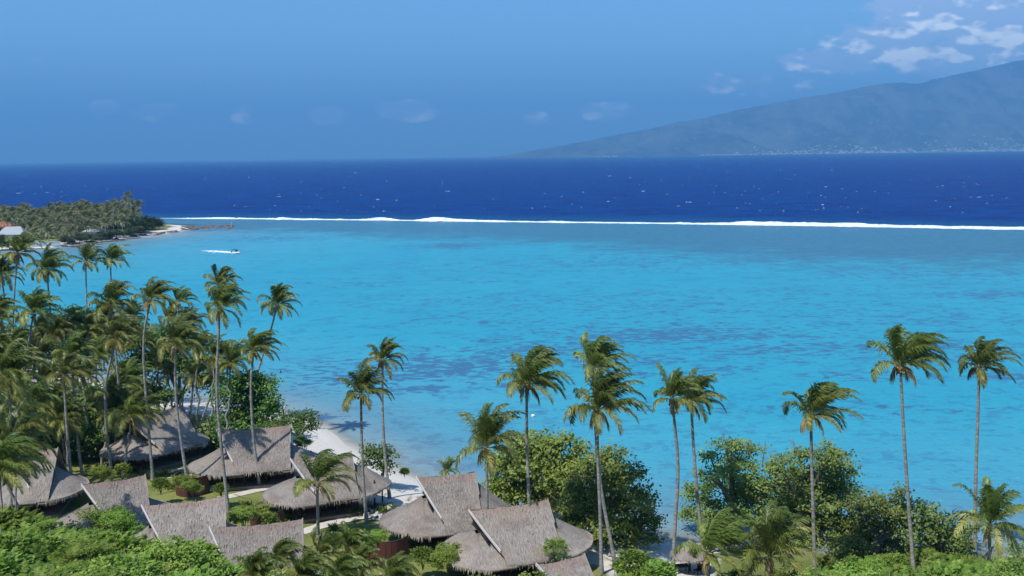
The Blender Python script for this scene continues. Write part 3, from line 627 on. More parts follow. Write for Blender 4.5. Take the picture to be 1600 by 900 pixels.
for (hp, bp, mids, opt, s_, lab) in HERO:
    b0 = G(bp[0], bp[1], 2.0); zb = GZ(b0[0], b0[1]); b0 = G(bp[0], bp[1], zb); Yb = b0[1]
    base = np.array([b0[0], b0[1], GZ(b0[0], b0[1])]); palm('coconut_palm', base, AT(hp[0], hp[1], Yb + hrng.uniform(-.6, .6)), [AT(q[0], q[1], Yb) for q in mids], lab, 'coconut palms of the shore grove', scale=s_, hero=opt, rng=hrng,
         rb=.175, rt_=.115)
# the thick of the left grove
fill = [(9, 592, 85), (20, 545, 128), (-15, 560, 122), (62, 560, 131), (88, 530, 142), (140, 520, 146), (150, 560, 128), (200, 500, 142), (215, 540, 135), (12, 610, 116), (50, 630, 112), (85, 640, 118), (130, 590, 122), (140, 640, 125), (200, 600, 128),
        (60, 520, 148), (245, 560, 140), (262, 500, 150), (290, 515, 146), (310, 550, 135), (335, 560, 132), (360, 570, 128), (-10, 500, 135), (-20, 640, 108), (25, 670, 106), (182, 650, 118), (70, 600, 125), (115, 510, 150), (5, 580, 124), (170, 620, 119),
        (-40, 450, 140), (-60, 540, 125), (100, 660, 112), (160, 500, 150), (10, 725, 86), (-25, 700, 92), (205, 655, 112)]
def flab(px, py):
    a = 'at the left edge' if px < 15 else 'below the thin-trunked tall palm' if px < 75 else 'in the thick of the left grove' if px < 145 else 'left of the bright leafy tree' if px < 210 else 'behind the two stacked crowns'
    return ('high-crowned' if py < 535 else 'middle-height' if py < 605 else 'low-crowned') + ' crowded palm ' + a
for k, (px, py, Yd) in enumerate(fill):
    h_ = AT(px, py, Yd); bx = h_[0] + hrng.uniform(-1.5, 1.5); zb = GZ(bx, Yd)
    if zb < 1: Yd -= 8; h_ = AT(px, py, Yd); zb = max(GZ(bx, Yd), 1.0)
    if h_[2] - zb < 3: h_[2] = zb + 3
    palm('coconut_palm', (bx, Yd + hrng.uniform(-1, 1), zb), h_, [], flab(px, py), flab(px, py).replace('crowded palm', 'crowded palms'), kind=k, scale=hrng.uniform(.75, .95), rot=hrng.uniform(-.5, .5), rng=hrng, rb=.155, rt_=.105)
# young feathery palms along the foot of the hill
young = [(432, 880, 66), (500, 868, 68), (545, 858, 72), (470, 905, 60), (562, 892, 68), (400, 905, 62), (612, 908, 64), (530, 905, 60), (20, 700, 76), (0, 740, 72),]
ylab = ['young feathery palm in front of the lowest thatched roof, with yellow stems', 'young palm right of the lowest thatched roof', 'young palm on the grass below the palm bent over the bungalow', 'young palm at the bottom edge below the lowest roof',
        'young palm at the foot of the red timber screen of the largest roof', 'young palm at the bottom edge left of the yellow-stemmed one', 'young palm at the bottom edge below the largest roof', 'young palm at the bottom edge between two others, nearest the middle of its row',
        'young palm at the left edge over the leftmost roof', 'young palm at the left edge beside the leftmost roof', 'young palm at the bottom edge between the two low full palms']
for k, (px, py, Yd) in enumerate(young):
    h_ = AT(px, py, Yd); zb = GZ(h_[0], Yd); h_[2] = max(h_[2], zb + .5)
    palm('young_palm', (h_[0], Yd, zb), h_, [], ylab[k], 'young palms at the foot of the hill', kind=k * 2 + 1, scale=.5 if k < 8 else .85, rot=hrng.uniform(-1, 1), rng=hrng, rb=.09, rt_=.06, nuts=False)

# ------------------------------------------------------------------ broadleaf trees
def crown_mesh(clumps, rng, leaf=.30, per=34, twigs=1.0, name='crown', mat=None, shape=1.5, fold=False, fill=0.35):
    """clumps: (centre, radii). Twigs cluster on each clump's shell, leaves cluster on the twigs."""
    mb_ = MB(); VV = []; TT = []
    for (c, r) in clumps:
        c = np.array(c, float); r = np.array(r, float); area = (r[0] * r[1] + r[0] * r[2] + r[1] * r[2]) / 3 * 12
        nt = max(6, int(area * 1.15 * twigs))
        d = rng.normal(0, 1, (nt, 3)); d[:, 2] = np.where(rng.random(nt) < .7, np.abs(d[:, 2]), d[:, 2]); d /= np.linalg.norm(d, axis=1)[:, None]
        rad = np.where(rng.random(nt) < fill, rng.uniform(.35, .8, nt), np.where(rng.random(nt) < .16, rng.uniform(1.1, 1.42, nt), rng.uniform(.8, 1.12, nt)))
        tw = c + d * r * rad[:, None]
        n = nt * per; ti = np.repeat(np.arange(nt), per)
        tsize = rng.uniform(.6, 1.25, nt)[ti] * (leaf * 1.45)
        off = rng.normal(0, 1, (n, 3)) * tsize[:, None] * [1, 1, .6]; P = tw[ti] + off
        nrm = d[ti] * .35 + np.array([-.3, -.4, .8]) + rng.normal(0, .55, (n, 3)); nrm /= np.linalg.norm(nrm, axis=1)[:, None]
        a = np.cross(nrm, rng.normal(0, 1, (n, 3))); a /= np.linalg.norm(a, axis=1)[:, None] + 1e-9; b_ = np.cross(nrm, a)
        s_ = leaf * rng.uniform(.6, 1.15, n)[:, None]; a = a * s_ * .5 * shape / 1.2; b_ = b_ * s_ * .36
        VV.append(np.stack([P - a, P + b_ - a * .1, P + a - nrm * s_ * .12, P - b_ - a * .1], 1).reshape(-1, 3))
        tt = np.clip(rng.uniform(.2, .95, nt)[ti] + rng.normal(0, .13, n), 0, 1); TT.append(np.repeat(tt, 4))
    V = np.concatenate(VV); mb_.add(V, np.arange(len(V)).reshape(-1, 4), np.concatenate(TT)); return mb_.mesh(name, mat)
def limbs(mb_, base, clumps, rng, r0_=.35, fork=.35, bare=0):
    base = np.array(base, float); top = np.mean([c for c, _ in clumps], axis=0); fk = base + (top - base) * fork + rng.normal(0, .2, 3) * [1, 1, 0]
    mb_.tube([base - [0, 0, .3], base + (fk - base) * .5 + rng.normal(0, .12, 3), fk], [r0_ * 1.25, r0_, r0_ * .8], 8)
    for (c, r) in clumps:
        c = np.array(c, float); mid = fk + (c - fk) * .5 + rng.normal(0, .3, 3) + [0, 0, .3]; e = c + np.array([0, 0, .4]) * r[2]
        mb_.tube([fk, mid, c, e], [r0_ * .55, r0_ * .38, r0_ * .2, r0_ * .06], 6)
        for _ in range(3): 
            q = c + rng.normal(0, .55, 3) * r; mb_.tube([mid, (mid + q) / 2 + rng.normal(0, .15, 3), q], [r0_ * .22, r0_ * .14, .02], 5)
    return fk
def tree(name, base_px, clump_px, Yd, label, mat, rng, leaf=.3, per=34, twigs=1.0, depth=.8, r0_=.33, fork=.35, fill=.35, group='broadleaf trees of the shore', base_z=None, twigs_bare=()):
    """clump_px: (px, py, rx px, ry px) traced blobs; each gets its own depth in metres about Yd"""
    cl = []
    for (px, py, rx, ry) in clump_px:
        y_ = Yd + rng.uniform(-1, 1) * depth * 2.2; c = AT(px, py, y_); sx = rx / 1600 * y_; sz_ = ry / 1600 * y_; cl.append((c, (sx, max(sx, sz_) * .95, sz_)))
    bx = AT(base_px[0], base_px[1], Yd); base = np.array([bx[0], Yd, GZ(bx[0], Yd) if base_z is None else base_z])
    root = empty(name, base, 0, label, 'tree', group)
    cl2 = [(c - base, r) for c, r in cl]
    mb_ = MB(); fk = limbs(mb_, np.zeros(3), cl2, rng, r0_, fork)
    for (px, py, l_) in twigs_bare:
        e = AT(px, py, Yd) - base
        s0 = e + np.array([rng.uniform(-1, 1), 0, -l_]); mb_.tube([s0, (s0 + e) / 2 + rng.normal(0, .1, 3), e], [.07, .045, .015], 5)
        for _ in range(6):
            f_ = rng.uniform(.3, .95); q = s0 + (e - s0) * f_; mb_.tube([q, q + np.array([rng.uniform(-1, 1), rng.uniform(-.5, .5), rng.uniform(.4, 1.0)]) * .7], [.03, .01], 4)
    mb_.obj('trunk', M['wood'], root, True)
    cm = crown_mesh(cl2, rng, leaf, per, twigs, 'crown', mat, fill=fill); link('crown', cm, root); return root
R_ = np.random.default_rng(101)
tree('broadleaf_tree', (860, 800), [(835, 705, 40, 26), (875, 700, 22, 22), (800, 735, 34, 34), (850, 740, 48, 36), (895, 740, 30, 28), (815, 775, 45, 26), (870, 780, 40, 24), (780, 765, 20, 22), (905, 708, 12, 16)], 101,
     'bright green rounded tree directly behind the long low thatched roof', M['broad'], R_, leaf=.36, per=30, depth=.9, group=None)
tree('broadleaf_tree', (925, 880), [(950, 725, 30, 24), (925, 760, 45, 34), (975, 750, 32, 26), (900, 790, 40, 30), (960, 790, 50, 32), (1000, 785, 26, 22), (1012, 818, 20, 22), (930, 825, 45, 24), (985, 830, 34, 20), (890, 825, 26, 22), (1020, 845, 14, 13), (950, 850, 30, 14)], 94,
     'large dark green beach tree between the long low roof and the water', M['broad'], R_, leaf=.30, per=30, depth=1.0, group=None, r0_=.4)
tree('shore_tree', (1160, 890), [(1135, 700, 18, 11), (1110, 715, 14, 10), (1160, 705, 26, 13), (1150, 735, 34, 20), (1110, 745, 20, 12), (1090, 778, 22, 18), (1140, 770, 40, 24), (1175, 760, 22, 20), (1080, 805, 16, 16), (1130, 810, 45, 24), (1175, 800, 30, 30)], 98,
     'sparse shore tree with thin bare twigs standing out over the lagoon', M['grey_leaf'], R_, leaf=.29, per=26, twigs=1.08, depth=1.1, fill=.2, group=None, twigs_bare=[(1196, 690, 2.6), (1165, 692, 1.6), (1215, 712, 2.0), (1130, 683, 1.4)])
tree('shore_tree', (1255, 895), [(1250, 715, 16, 14), (1290, 715, 28, 18), (1225, 735, 25, 18), (1300, 745, 36, 24), (1255, 755, 30, 22), (1210, 775, 34, 26), (1270, 790, 44, 30), (1320, 775, 22, 24), (1225, 815, 40, 28), (1290, 830, 46, 28), (1240, 855, 45, 22)], 97,
     'tall sparse shore tree behind the palm with long drooping fronds', M['grey_leaf'], R_, leaf=.29, per=28, twigs=1.30, depth=1.2, fill=.25, group=None, twigs_bare=[(1240, 688, 1.8)])
tree('shore_tree', (1370, 900), [(1345, 790, 22, 16), (1380, 795, 34, 18), (1350, 820, 35, 24), (1400, 820, 26, 22), (1370, 850, 44, 26), (1330, 860, 30, 24), (1408, 775, 9, 16)], 93,
     'low spreading shore tree left of the tall wind-swept palm trunk', M['grey_leaf'], R_, leaf=.29, per=28, twigs=1.13, depth=1.0, group=None)
tree('shore_tree', (1460, 905), [(1435, 800, 26, 14), (1465, 815, 30, 16), (1435, 835, 32, 22), (1480, 840, 26, 20), (1505, 855, 20, 18), (1450, 865, 45, 20), (1500, 880, 34, 14), (1500, 830, 12, 14)], 92,
     'low shore tree between the wind-swept palm trunk and the bottom right palm', M['grey_leaf'], R_, leaf=.29, per=26, twigs=0.96, depth=1.0, group=None, twigs_bare=[(1488, 797, 1.3)])
tree('shore_tree', (1590, 905), [(1580, 868, 26, 13), (1600, 885, 30, 14), (1560, 890, 24, 10), (1620, 870, 24, 16)], 92,
     'thin grey-green shore tree in the bottom right corner behind the full palm', M['grey_leaf'], R_, leaf=.29, per=22, twigs=0.79, depth=.8, group=None)
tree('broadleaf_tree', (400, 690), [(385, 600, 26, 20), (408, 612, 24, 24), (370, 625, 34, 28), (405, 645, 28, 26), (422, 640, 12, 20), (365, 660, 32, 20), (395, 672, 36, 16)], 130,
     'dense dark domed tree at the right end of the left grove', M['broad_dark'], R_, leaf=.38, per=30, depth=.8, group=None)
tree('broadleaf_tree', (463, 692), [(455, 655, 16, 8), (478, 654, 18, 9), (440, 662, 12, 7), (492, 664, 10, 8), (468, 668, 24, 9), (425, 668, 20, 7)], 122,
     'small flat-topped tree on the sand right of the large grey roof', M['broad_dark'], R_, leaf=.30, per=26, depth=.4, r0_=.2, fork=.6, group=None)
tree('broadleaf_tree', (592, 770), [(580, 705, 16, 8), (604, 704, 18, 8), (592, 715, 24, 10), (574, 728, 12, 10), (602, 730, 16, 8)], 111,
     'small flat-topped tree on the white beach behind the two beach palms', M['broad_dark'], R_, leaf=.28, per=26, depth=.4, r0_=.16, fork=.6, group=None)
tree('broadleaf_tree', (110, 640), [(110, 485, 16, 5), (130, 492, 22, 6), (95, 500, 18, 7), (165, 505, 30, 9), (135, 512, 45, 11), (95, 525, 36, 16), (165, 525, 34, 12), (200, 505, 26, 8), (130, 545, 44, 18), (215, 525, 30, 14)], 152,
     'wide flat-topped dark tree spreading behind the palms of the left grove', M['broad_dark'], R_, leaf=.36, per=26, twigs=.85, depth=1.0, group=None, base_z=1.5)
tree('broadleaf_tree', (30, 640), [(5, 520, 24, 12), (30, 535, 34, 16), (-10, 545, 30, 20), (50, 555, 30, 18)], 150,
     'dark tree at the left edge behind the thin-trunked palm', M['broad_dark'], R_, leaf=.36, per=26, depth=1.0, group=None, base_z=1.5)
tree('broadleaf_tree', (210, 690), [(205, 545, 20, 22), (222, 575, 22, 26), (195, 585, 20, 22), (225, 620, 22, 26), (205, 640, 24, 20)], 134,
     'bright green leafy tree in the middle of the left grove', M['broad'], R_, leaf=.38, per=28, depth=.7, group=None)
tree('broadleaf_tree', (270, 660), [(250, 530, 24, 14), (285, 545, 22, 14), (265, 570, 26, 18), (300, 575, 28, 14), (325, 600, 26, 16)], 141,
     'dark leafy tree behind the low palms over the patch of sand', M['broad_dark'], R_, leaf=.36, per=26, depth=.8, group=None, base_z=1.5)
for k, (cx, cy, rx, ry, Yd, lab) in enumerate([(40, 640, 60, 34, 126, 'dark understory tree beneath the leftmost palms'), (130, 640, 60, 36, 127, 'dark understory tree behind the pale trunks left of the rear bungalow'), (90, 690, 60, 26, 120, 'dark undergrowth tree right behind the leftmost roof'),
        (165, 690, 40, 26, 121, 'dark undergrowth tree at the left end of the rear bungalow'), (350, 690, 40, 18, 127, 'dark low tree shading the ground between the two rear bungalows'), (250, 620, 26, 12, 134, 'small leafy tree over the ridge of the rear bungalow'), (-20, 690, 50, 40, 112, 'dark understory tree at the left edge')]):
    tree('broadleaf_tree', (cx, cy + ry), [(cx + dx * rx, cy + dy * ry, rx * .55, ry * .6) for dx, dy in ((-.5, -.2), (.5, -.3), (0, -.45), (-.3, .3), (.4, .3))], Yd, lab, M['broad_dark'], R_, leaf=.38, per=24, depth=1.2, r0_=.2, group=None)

# hillside shrubs: four masters, then copies
def feather_mesh(rng, rad=2.3, sprays=190, name='crown', mat=None, blade=.10, llen=.26, lwid=.16):
    """feathery pinnate foliage: arching sprays all over a rounded crown"""
    mb_ = MB(); VV = []; TT = []
    for _ in range(sprays):
        d = rng.normal(0, 1, 3); d[2] = abs(d[2]) * 1.1 - .25; d /= np.linalg.norm(d); c = d * rad * (.78 + .25 * fnoise(d[0] * 2 + sprays, d[1] * 2, d[2] * 2, 1.0, 2)) * rng.uniform(.6, 1.05) * [1, 1, .85] + [0, 0, rad * .36]
        bd = d * .6 + rng.normal(0, .5, 3) + [.35, 0, .3]; bd /= np.linalg.norm(bd); L_ = rng.uniform(.5, 1.0) * rad * llen; N = 13
        ts = np.linspace(0, 1, N); C = c + bd * L_ * ts[:, None] + np.array([.25, 0, -.55]) * (ts ** 2)[:, None] * L_ * .6
        D = np.gradient(C, axis=0); D /= np.linalg.norm(D, axis=1)[:, None]; S = np.cross(D, [0, 0, 1.0]); S /= np.linalg.norm(S, axis=1)[:, None] + 1e-6
        lw = lwid * rad / 2.3 * np.sin(math.pi * (ts * .8 + .15)) * rng.uniform(.8, 1.2)
        tt = np.clip(rng.uniform(.1, .8) + rng.normal(0, .1, N), 0, 1)
        for sg in (-1, 1):
            E = C + (sg * S * .8 + D * .45 + np.array([0, 0, -.25]) + rng.normal(0, .15, (N, 3))) * lw[:, None]; wv = D * blade * .5
            VV.append(np.stack([C - wv, C + wv, E + wv * .5, E - wv * .5], 1).reshape(-1, 3)); TT.append(np.repeat(tt, 4))
    V = np.concatenate(VV); mb_.add(V, np.arange(len(V)).reshape(-1, 4), np.concatenate(TT)); return mb_.mesh(name, mat)
SH = []
for q in range(4):
    SH.append(('feathery_shrub', feather_mesh(R_, 2.3, 1250 if q < 3 else 330, mat=M['feather'], blade=.055, llen=(.26, .34, .22)[q] if q < 3 else .55, lwid=(.16, .2, .13)[q] if q < 3 else .28)))
for q in range(3):
    cl = [((R_.uniform(-1, 1) * 1.3, R_.uniform(-1, 1) * 1.3, 0.55 + R_.uniform(0, 1.5)), (1.25, 1.25, 1.0)) for _ in range(6)]
    SH.append(('leafy_shrub', crown_mesh(cl, R_, .17, 40, 2.2, 'crown', (M['broad'], M['feather'], M['broad_dark'])[q])))
STEMS = []
for q in range(3):
    mb_ = MB()
    for _ in range(5):
        e = np.array([R_.uniform(-1.2, 1.2), R_.uniform(-1.2, 1.2), R_.uniform(1.6, 2.8)]); mb_.tube([(0, 0, -1.5), e * .5 + [0, 0, -.2], e], [.09, .06, .02], 5)
    STEMS.append(mb_.mesh('trunk', M['wood'], True))
def shrub(kind, x, y, z, s_, label, group, rz=0.0, sz_=1.0):
    nm, me_ = SH[kind]; r = empty(nm, (x, y, z), rz, label, 'shrub', group); a = link('trunk', STEMS[kind % 3], r); b_ = link('crown', me_, r)
    for o in (a, b_): o.scale = (s_, s_, s_ * sz_)
    return r
def hill_top(px):   # silhouette of the near hillside growth in the photo
    return np.interp(px, [-100, 0, 60, 100, 140, 185, 205, 235, 265, 300, 330, 370, 420, 450, 520, 600, 640, 700, 760, 850, 900, 960, 1040, 1100, 1180, 1300, 1400, 1480, 1560, 1700],
                     [782, 785, 800, 815, 812, 812, 835, 848, 838, 840, 868, 893, 888, 880, 872, 876, 888, 885, 892, 894, 908, 884, 900, 910, 908, 895, 885, 872, 885, 870])
srng = random.Random(4); cnt = 0
for (n, Ylo, Yhi, xlo, xhi, off) in [(20, 66, 74, -60, 470, 0), (30, 56, 66, -60, 640, 25), (26, 47, 56, -40, 1000, 55), (24, 68, 80, 1120, 1640, -6), (22, 80, 89, 1125, 1620, -16), (16, 64, 73, 600, 1640, 8), (16, 54, 64, 560, 1640, 35)]:
    for k in range(n):
        px = xlo + (xhi - xlo) * (k + srng.uniform(-.3, .3) + .5) / n; Yd = srng.uniform(Ylo, Yhi); py = hill_top(px) + off + srng.uniform(-10, 14); tp = AT(px, py, Yd); z0 = GZ(tp[0], Yd)
        hgt = tp[2] - z0
        if hgt < .5: continue
        s_ = min(max(hgt / 3.4, .5), 1.25); z = tp[2] - 3.4 * s_ * .95
        kd = srng.choice([0, 1, 2, 3, 3, 1, 2, 3, 4, 5])
        zones = [(60, 'in the bottom left corner'), (130, 'below the leftmost roof'), (210, 'below the shadowed roof'), (320, 'below the roof between the shadowed and lowest roofs'), (480, 'below the lowest left roof'), (640, 'below the bent palm'),
                 (760, 'below the largest thatched roof'), (900, 'below the long low roof'), (1070, 'beside the thatched parasol'), (1250, 'below the two low full palms'), (1400, 'below the tall sparse shore tree'), (1510, 'below the wind-swept tallest palm'), (9999, 'in the bottom right corner')]
        side = ('in the upper row ' if off < 20 else 'in the lower rows ') + next(z_ for lim, z_ in zones if px < lim)
        shrub(kd, tp[0], Yd, max(z, z0 - .2), s_, ('bright feathery shrub ' if kd < 4 else 'small-leaved rounded shrub ') + side, ('feathery' if kd < 4 else 'leafy') + ' shrubs ' + side, srng.uniform(-.6, .6))
# individual shrubs of the garden and beach
for (px, py, Yd, s_, kd, lab) in [(868, 848, 82, .5, 3, 'bright green feathery shrub growing over the long low roof, behind the thick pale trunk'), (700, 862, 84, .7, 5, 'leafy bush at the foot of the gable of the long low roof'),
        (660, 860, 84, .5, 0, 'low bush along the front of the largest roof'), (990, 868, 82, .85, 2, 'round yellow-green bush on the sand beside the beach tree'), (1030, 885, 80, .7, 1, 'low feathery bush left of the thatched beach parasol'),
        (165, 808, 74, .75, 4, 'leafy tree top with small round leaves reaching in front of the shadowed roof'), (190, 812, 73, .6, 5, 'dark leafy bush before the corner of the shadowed roof'),
        (473, 686, 116, .45, 6, 'dark round bush on the sand below the flat-topped tree'), (632, 733, 113, .28, 1, 'tiny thin tree alone on the white beach'), (380, 800, 92, .55, 5, 'yellow-green bush at the corner of the lowest roofs'), (418, 806, 93, .5, 1, 'bright feathery bush before the red timber screen'),
        (300, 757, 100, .42, 5, 'yellow-green bush on the lawn left of the red-walled bungalow'), (160, 735, 108, .5, 5, 'low bush on the lawn behind the shadowed roof'), (190, 728, 110, .45, 1, 'low feathery bush beside the rear bungalow'), (250, 750, 104, .45, 0, 'feathery bush on the lawn at the end of the shadowed roof'), (285, 748, 105, .4, 5, 'leafy bush between two slanting trunks on the lawn'), (345, 758, 103, .4, 0, 'feathery bush at the corner of the red-walled bungalow'), (450, 822, 88, .5, 0, 'feathery bush above the right end of the lowest roof'), (520, 838, 82, .5, 1, 'feathery bush on the grass below the bent palm'), (560, 838, 82, .6, 3, 'wispy bush on the grass left of the curved red wall'), (590, 835, 84, .4, 5, 'leafy bush at the left end of the curved red wall'), (1590, 800, 90, .01, 1, '')]:
    if s_ < .05: continue
    c = AT(px, py, Yd); z0 = GZ(c[0], Yd); shrub(kd, c[0], Yd, max(z0 - .25 * s_, c[2] - 2.0 * s_), s_, lab, None, srng.uniform(-1, 1))

# ------------------------------------------------------------------ thatched bungalows
def bungalow(name, ax, bx_, zr, W, label, seed, zeave=4.1, sl=3.4, sr=3.2, mat='thatch', gable=(True, True), screen=None, verge=.55, zg=2.0, name_cat='bungalow', drop=1.9, drop_r=None):
    """ax, bx_: photo pixels of the two ridge ends (ridge zr above sea)"""
    rng = np.random.default_rng(seed); A = G(ax[0], ax[1], zr); B = G(bx_[0], bx_[1], zr); mid = (A + B) / 2; d = B - A; Lr = float(np.hypot(d[0], d[1])); yaw = math.atan2(d[1], d[0])
    root = empty(name, (mid[0], mid[1], zg), yaw, label, name_cat, 'thatched bungalows of the resort'); h = Lr / 2; zr_ = zr - zg; ze = zeave - zg
    VL, VR = 1.9, .12; AL, AR = h - VL, h - VR; Ai = min(AL, AR)
    def hw(sg, v): return h - (VL if sg < 0 else VR) * min(v / .8, 1)
    roof = MB(); fr = MB()
    def slope(v): return zr_ + (ze - zr_) * (v * 1.13 - 0.13 * v * v * 1.0) if True else 0
    # main slopes; ridge ends overhang, narrowing towards the eaves
    NU, NV = 40, 14; th = .22
    for sg in (-1, 1):
        V = []; UV = []
        for j in range(NV + 1):
            v = j / NV; xl_, xr_ = -hw(-1, v), hw(1, v)
            for i in range(NU + 1):
                u = -1 + 2 * i / NU; x = xl_ + (xr_ - xl_) * (u + 1) / 2; jit = .05 * fnoise(x + seed * 7, v * 5 * sg, 1.0, 1.1, 3)
                sag = -.16 * (1 - u * u) * (1 - v) + .09 * fnoise(x * .5 + seed * 3, v * 2 + sg, 4.0, 1.0, 2)
                z = slope(v) + sag + jit; y = sg * (W * v ** 1.02 + .02)
                if j == NV: z += rng.normal(0, .03)
                V.append((x, y, z)); UV.append((x, v * W * 1.25))
        V = np.array(V); idx = np.arange(NV)[:, None] * (NU + 1) + np.arange(NU)[None, :]
        q = np.stack([idx, idx + 1, idx + NU + 2, idx + NU + 1], -1).reshape(-1, 4)
        if sg > 0: q = q[:, ::-1]
        tint = np.where(np.arange(len(V)) < (NU + 1) * 2, .55, 0.0)
        roof.add(V, q, tint, UV)
        Vb = V - [0, 0, th]; roof.add(Vb, q[:, ::-1], 0, UV)
        n0 = roof.n - 2 * len(V); e = [(k, k + 1) for k in range(NV * (NU + 1), NV * (NU + 1) + NU)] + [(k * (NU + 1), (k + 1) * (NU + 1)) for k in range(NV)] + [(k * (NU + 1) + NU, (k + 1) * (NU + 1) + NU) for k in range(NV)]
        roof.f.append(np.array([[n0 + a, n0 + b, n0 + b + len(V), n0 + a + len(V)] for a, b in e]))
        # straw along the eave
        for k in range(int(Lr * 9)):
            x = rng.uniform(-AL, AR); y = sg * (W + rng.uniform(-.10, .04)); l = rng.uniform(.18, .55); w_ = rng.uniform(.03, .08); z = ze + rng.uniform(-.12, .08); o = sg * rng.uniform(-.02, .14)
            fr.add([(x - w_, y, z), (x + w_, y, z), (x + w_ * .3 + rng.normal(0, .05), y + o, z - l)], [[0, 1, 2]], rng.uniform(.1, 1))
    # half-cone skirts below the gables
    for sg, sx in ((-1, sl * 1.05), (1, sr * 1.0)):
        if sx <= 0: continue
        NA, NR = 24, 10; V = []; UV = []; zap = zr_ - (drop if sg < 0 or drop_r is None else drop_r); X0 = h - (.45 if sg < 0 else .35); back = (VL if sg < 0 else .3) + .3
        for j in range(NR + 1):
            v = j / NR
            for i in range(NA + 1):
                a = -math.pi / 2 + math.pi * min(max((i - 1) / (NA - 2), 0), 1); ca, sa = math.cos(a), math.sin(a); bk = back if i in (0, NA) else 0
                px_ = abs(ca) ** 1.25 * sx * v; py_ = math.copysign(abs(sa) ** 1.1, sa) * (1 if sa < 0 else 1 - .18 * abs(ca) ** .5) * (W + .12) * (v * .92 + .08 if abs(sa) > .1 else v)
                f = v * 1.2 - .2 * v * v; z = zap + (ze - .05 - zap) * f + .06 * fnoise(ca * 3 + seed, sa * 3, v * 2, 1.0, 2) - (.12 if v < 1 else 0) * abs(sa)
                V.append((sg * (X0 + px_ - bk), py_, z)); UV.append((a * 3.2 + (0 if i == min(max(i, 1), NA - 1) else math.copysign(bk, i - 1)), v * 4.5))
        V = np.array(V); idx = np.arange(NR)[:, None] * (NA + 1) + np.arange(NA)[None, :]; q = np.stack([idx, idx + 1, idx + NA + 2, idx + NA + 1], -1).reshape(-1, 4)
        if sg > 0: q = q[:, ::-1]
        roof.add(V, q, 0, UV); roof.add(V - [0, 0, th], q[:, ::-1], 0, UV)
        n0 = roof.n - 2 * len(V); roof.f.append(np.array([[n0 + k, n0 + k + 1, n0 + k + 1 + len(V), n0 + k + len(V)] for k in range(NR * (NA + 1), NR * (NA + 1) + NA)]))
        for k in range(int((W + sx) * 2.4 * 9)):
            a = rng.uniform(-1, 1) * math.pi / 2; ca, sa = math.cos(a), math.sin(a); x = sg * (X0 + abs(ca) ** 1.25 * sx); y = math.copysign(abs(sa) ** 1.1, sa) * (1 if sa < 0 else 1 - .18 * abs(ca) ** .5) * (W + .12)
            l = rng.uniform(.18, .55); w_ = rng.uniform(.03, .08); z = ze - .05 + rng.uniform(-.12, .08); t_ = np.array([-sa * sg, ca, 0]); c = np.array([x, y, z]) * [1, 1, 1]; o = np.array([sg * ca, sa, 0]) * rng.uniform(-.02, .14)
            fr.add([c - t_ * w_, c + t_ * w_, c + o + [0, 0, -l]], [[0, 1, 2]], rng.uniform(.1, 1))
    # loose straw lying on the slopes
    for k in range(int(Lr * W * 16)):
        sg = rng.choice([-1, 1], p=[.75, .25]); v = rng.random(); x = rng.uniform(-hw(-1, v) + .1, hw(1, v) - .1); v2 = min(1, v + rng.uniform(.03, .07)); o = rng.uniform(.0, .035); w_ = rng.uniform(.015, .03); dx = rng.normal(0, .04)
        fr.add([(x - w_, sg * W * v, slope(v) + .05), (x + w_, sg * W * v, slope(v) + .05), (x + dx, sg * W * v2, slope(v2) + .05 + o)], [[0, 1, 2]], rng.uniform(.25, .8))
    ro = roof.obj('roof', M[mat], root, True)
    fr.obj('fringe', M['straw'], ro)
    # gable boards and dark panels standing in for shade in the gable openings
    for sg in (-1, 1):
        if not gable[0 if sg < 0 else 1]: continue
        bb = MB()
        for ys_ in (-1, 1):
            pts = []
            for v in np.linspace(0, .74 if sg < 0 else .4, 7):
                x = sg * (hw(sg, v) + .05); pts.append((x, ys_ * W * v ** 1.02, slope(v) + .05))
            P = np.array(pts); wv = np.array([0, 0, .17])
            V = np.concatenate([P + [sg * .04, 0, 0], P - wv + [sg * .04, 0, 0], P - [sg * .04, 0, 0], P - wv - [sg * .04, 0, 0], P + [sg * .04, 0, .02]]); n = 7
            Fs = [[k, k + 1, n + k + 1, n + k] for k in range(n - 1)] + [[2 * n + k + 1, 2 * n + k, 3 * n + k, 3 * n + k + 1] for k in range(n - 1)] + [[k + 1, k, 2 * n + k, 2 * n + k + 1] for k in range(n - 1)]
            bb.add(V, Fs)
            bb.tube(P + [0, 0, .03], np.full(7, .055), 6)
        bb.obj('gable_board', M['board' if sg < 0 else 'straw'], root)
        gp = MB(); x = sg * (h - (VL * .45 if sg < 0 else .3)); gp.add([(x, -W * .5, slope(.5) - .25), (x, W * .5, slope(.5) - .25), (x, 0, zr_ - .25), (x - sg * .1, -W * .5, slope(.5) - .25), (x - sg * .1, W * .5, slope(.5) - .25), (x - sg * .1, 0, zr_ - .25)], [[0, 1, 2], [3, 5, 4]])
        gp.obj('gable_shade', M['dark_timber'], root)
    # walls, set back under the eaves; floor deck, posts, door and windows on the front
    wx = max(h - .6, 1.8); wy = W - 1.5; wl = MB(); wl.box((0, .5, ze / 2 + .05), (wx, wy - .5, ze / 2 + .25)); wl.obj('wall', M['timber'], root)
    dk = MB(); dk.box((0, -.3, .18), (wx + .8, W - .9, .16)); dk.obj('deck', M['deck'], root)
    yf = .5 - (wy - .5) - .03
    dr = MB(); dr.box((wx * .1, yf, 1.25), (.85, .04, 1.0)); dro = dr.obj('door', M['dark_timber'], root); hd = MB(); hd.box((wx * .1 + .65, yf - .06, 1.25), (.03, .03, .12)); hd.obj('handle', M['board'], dro)
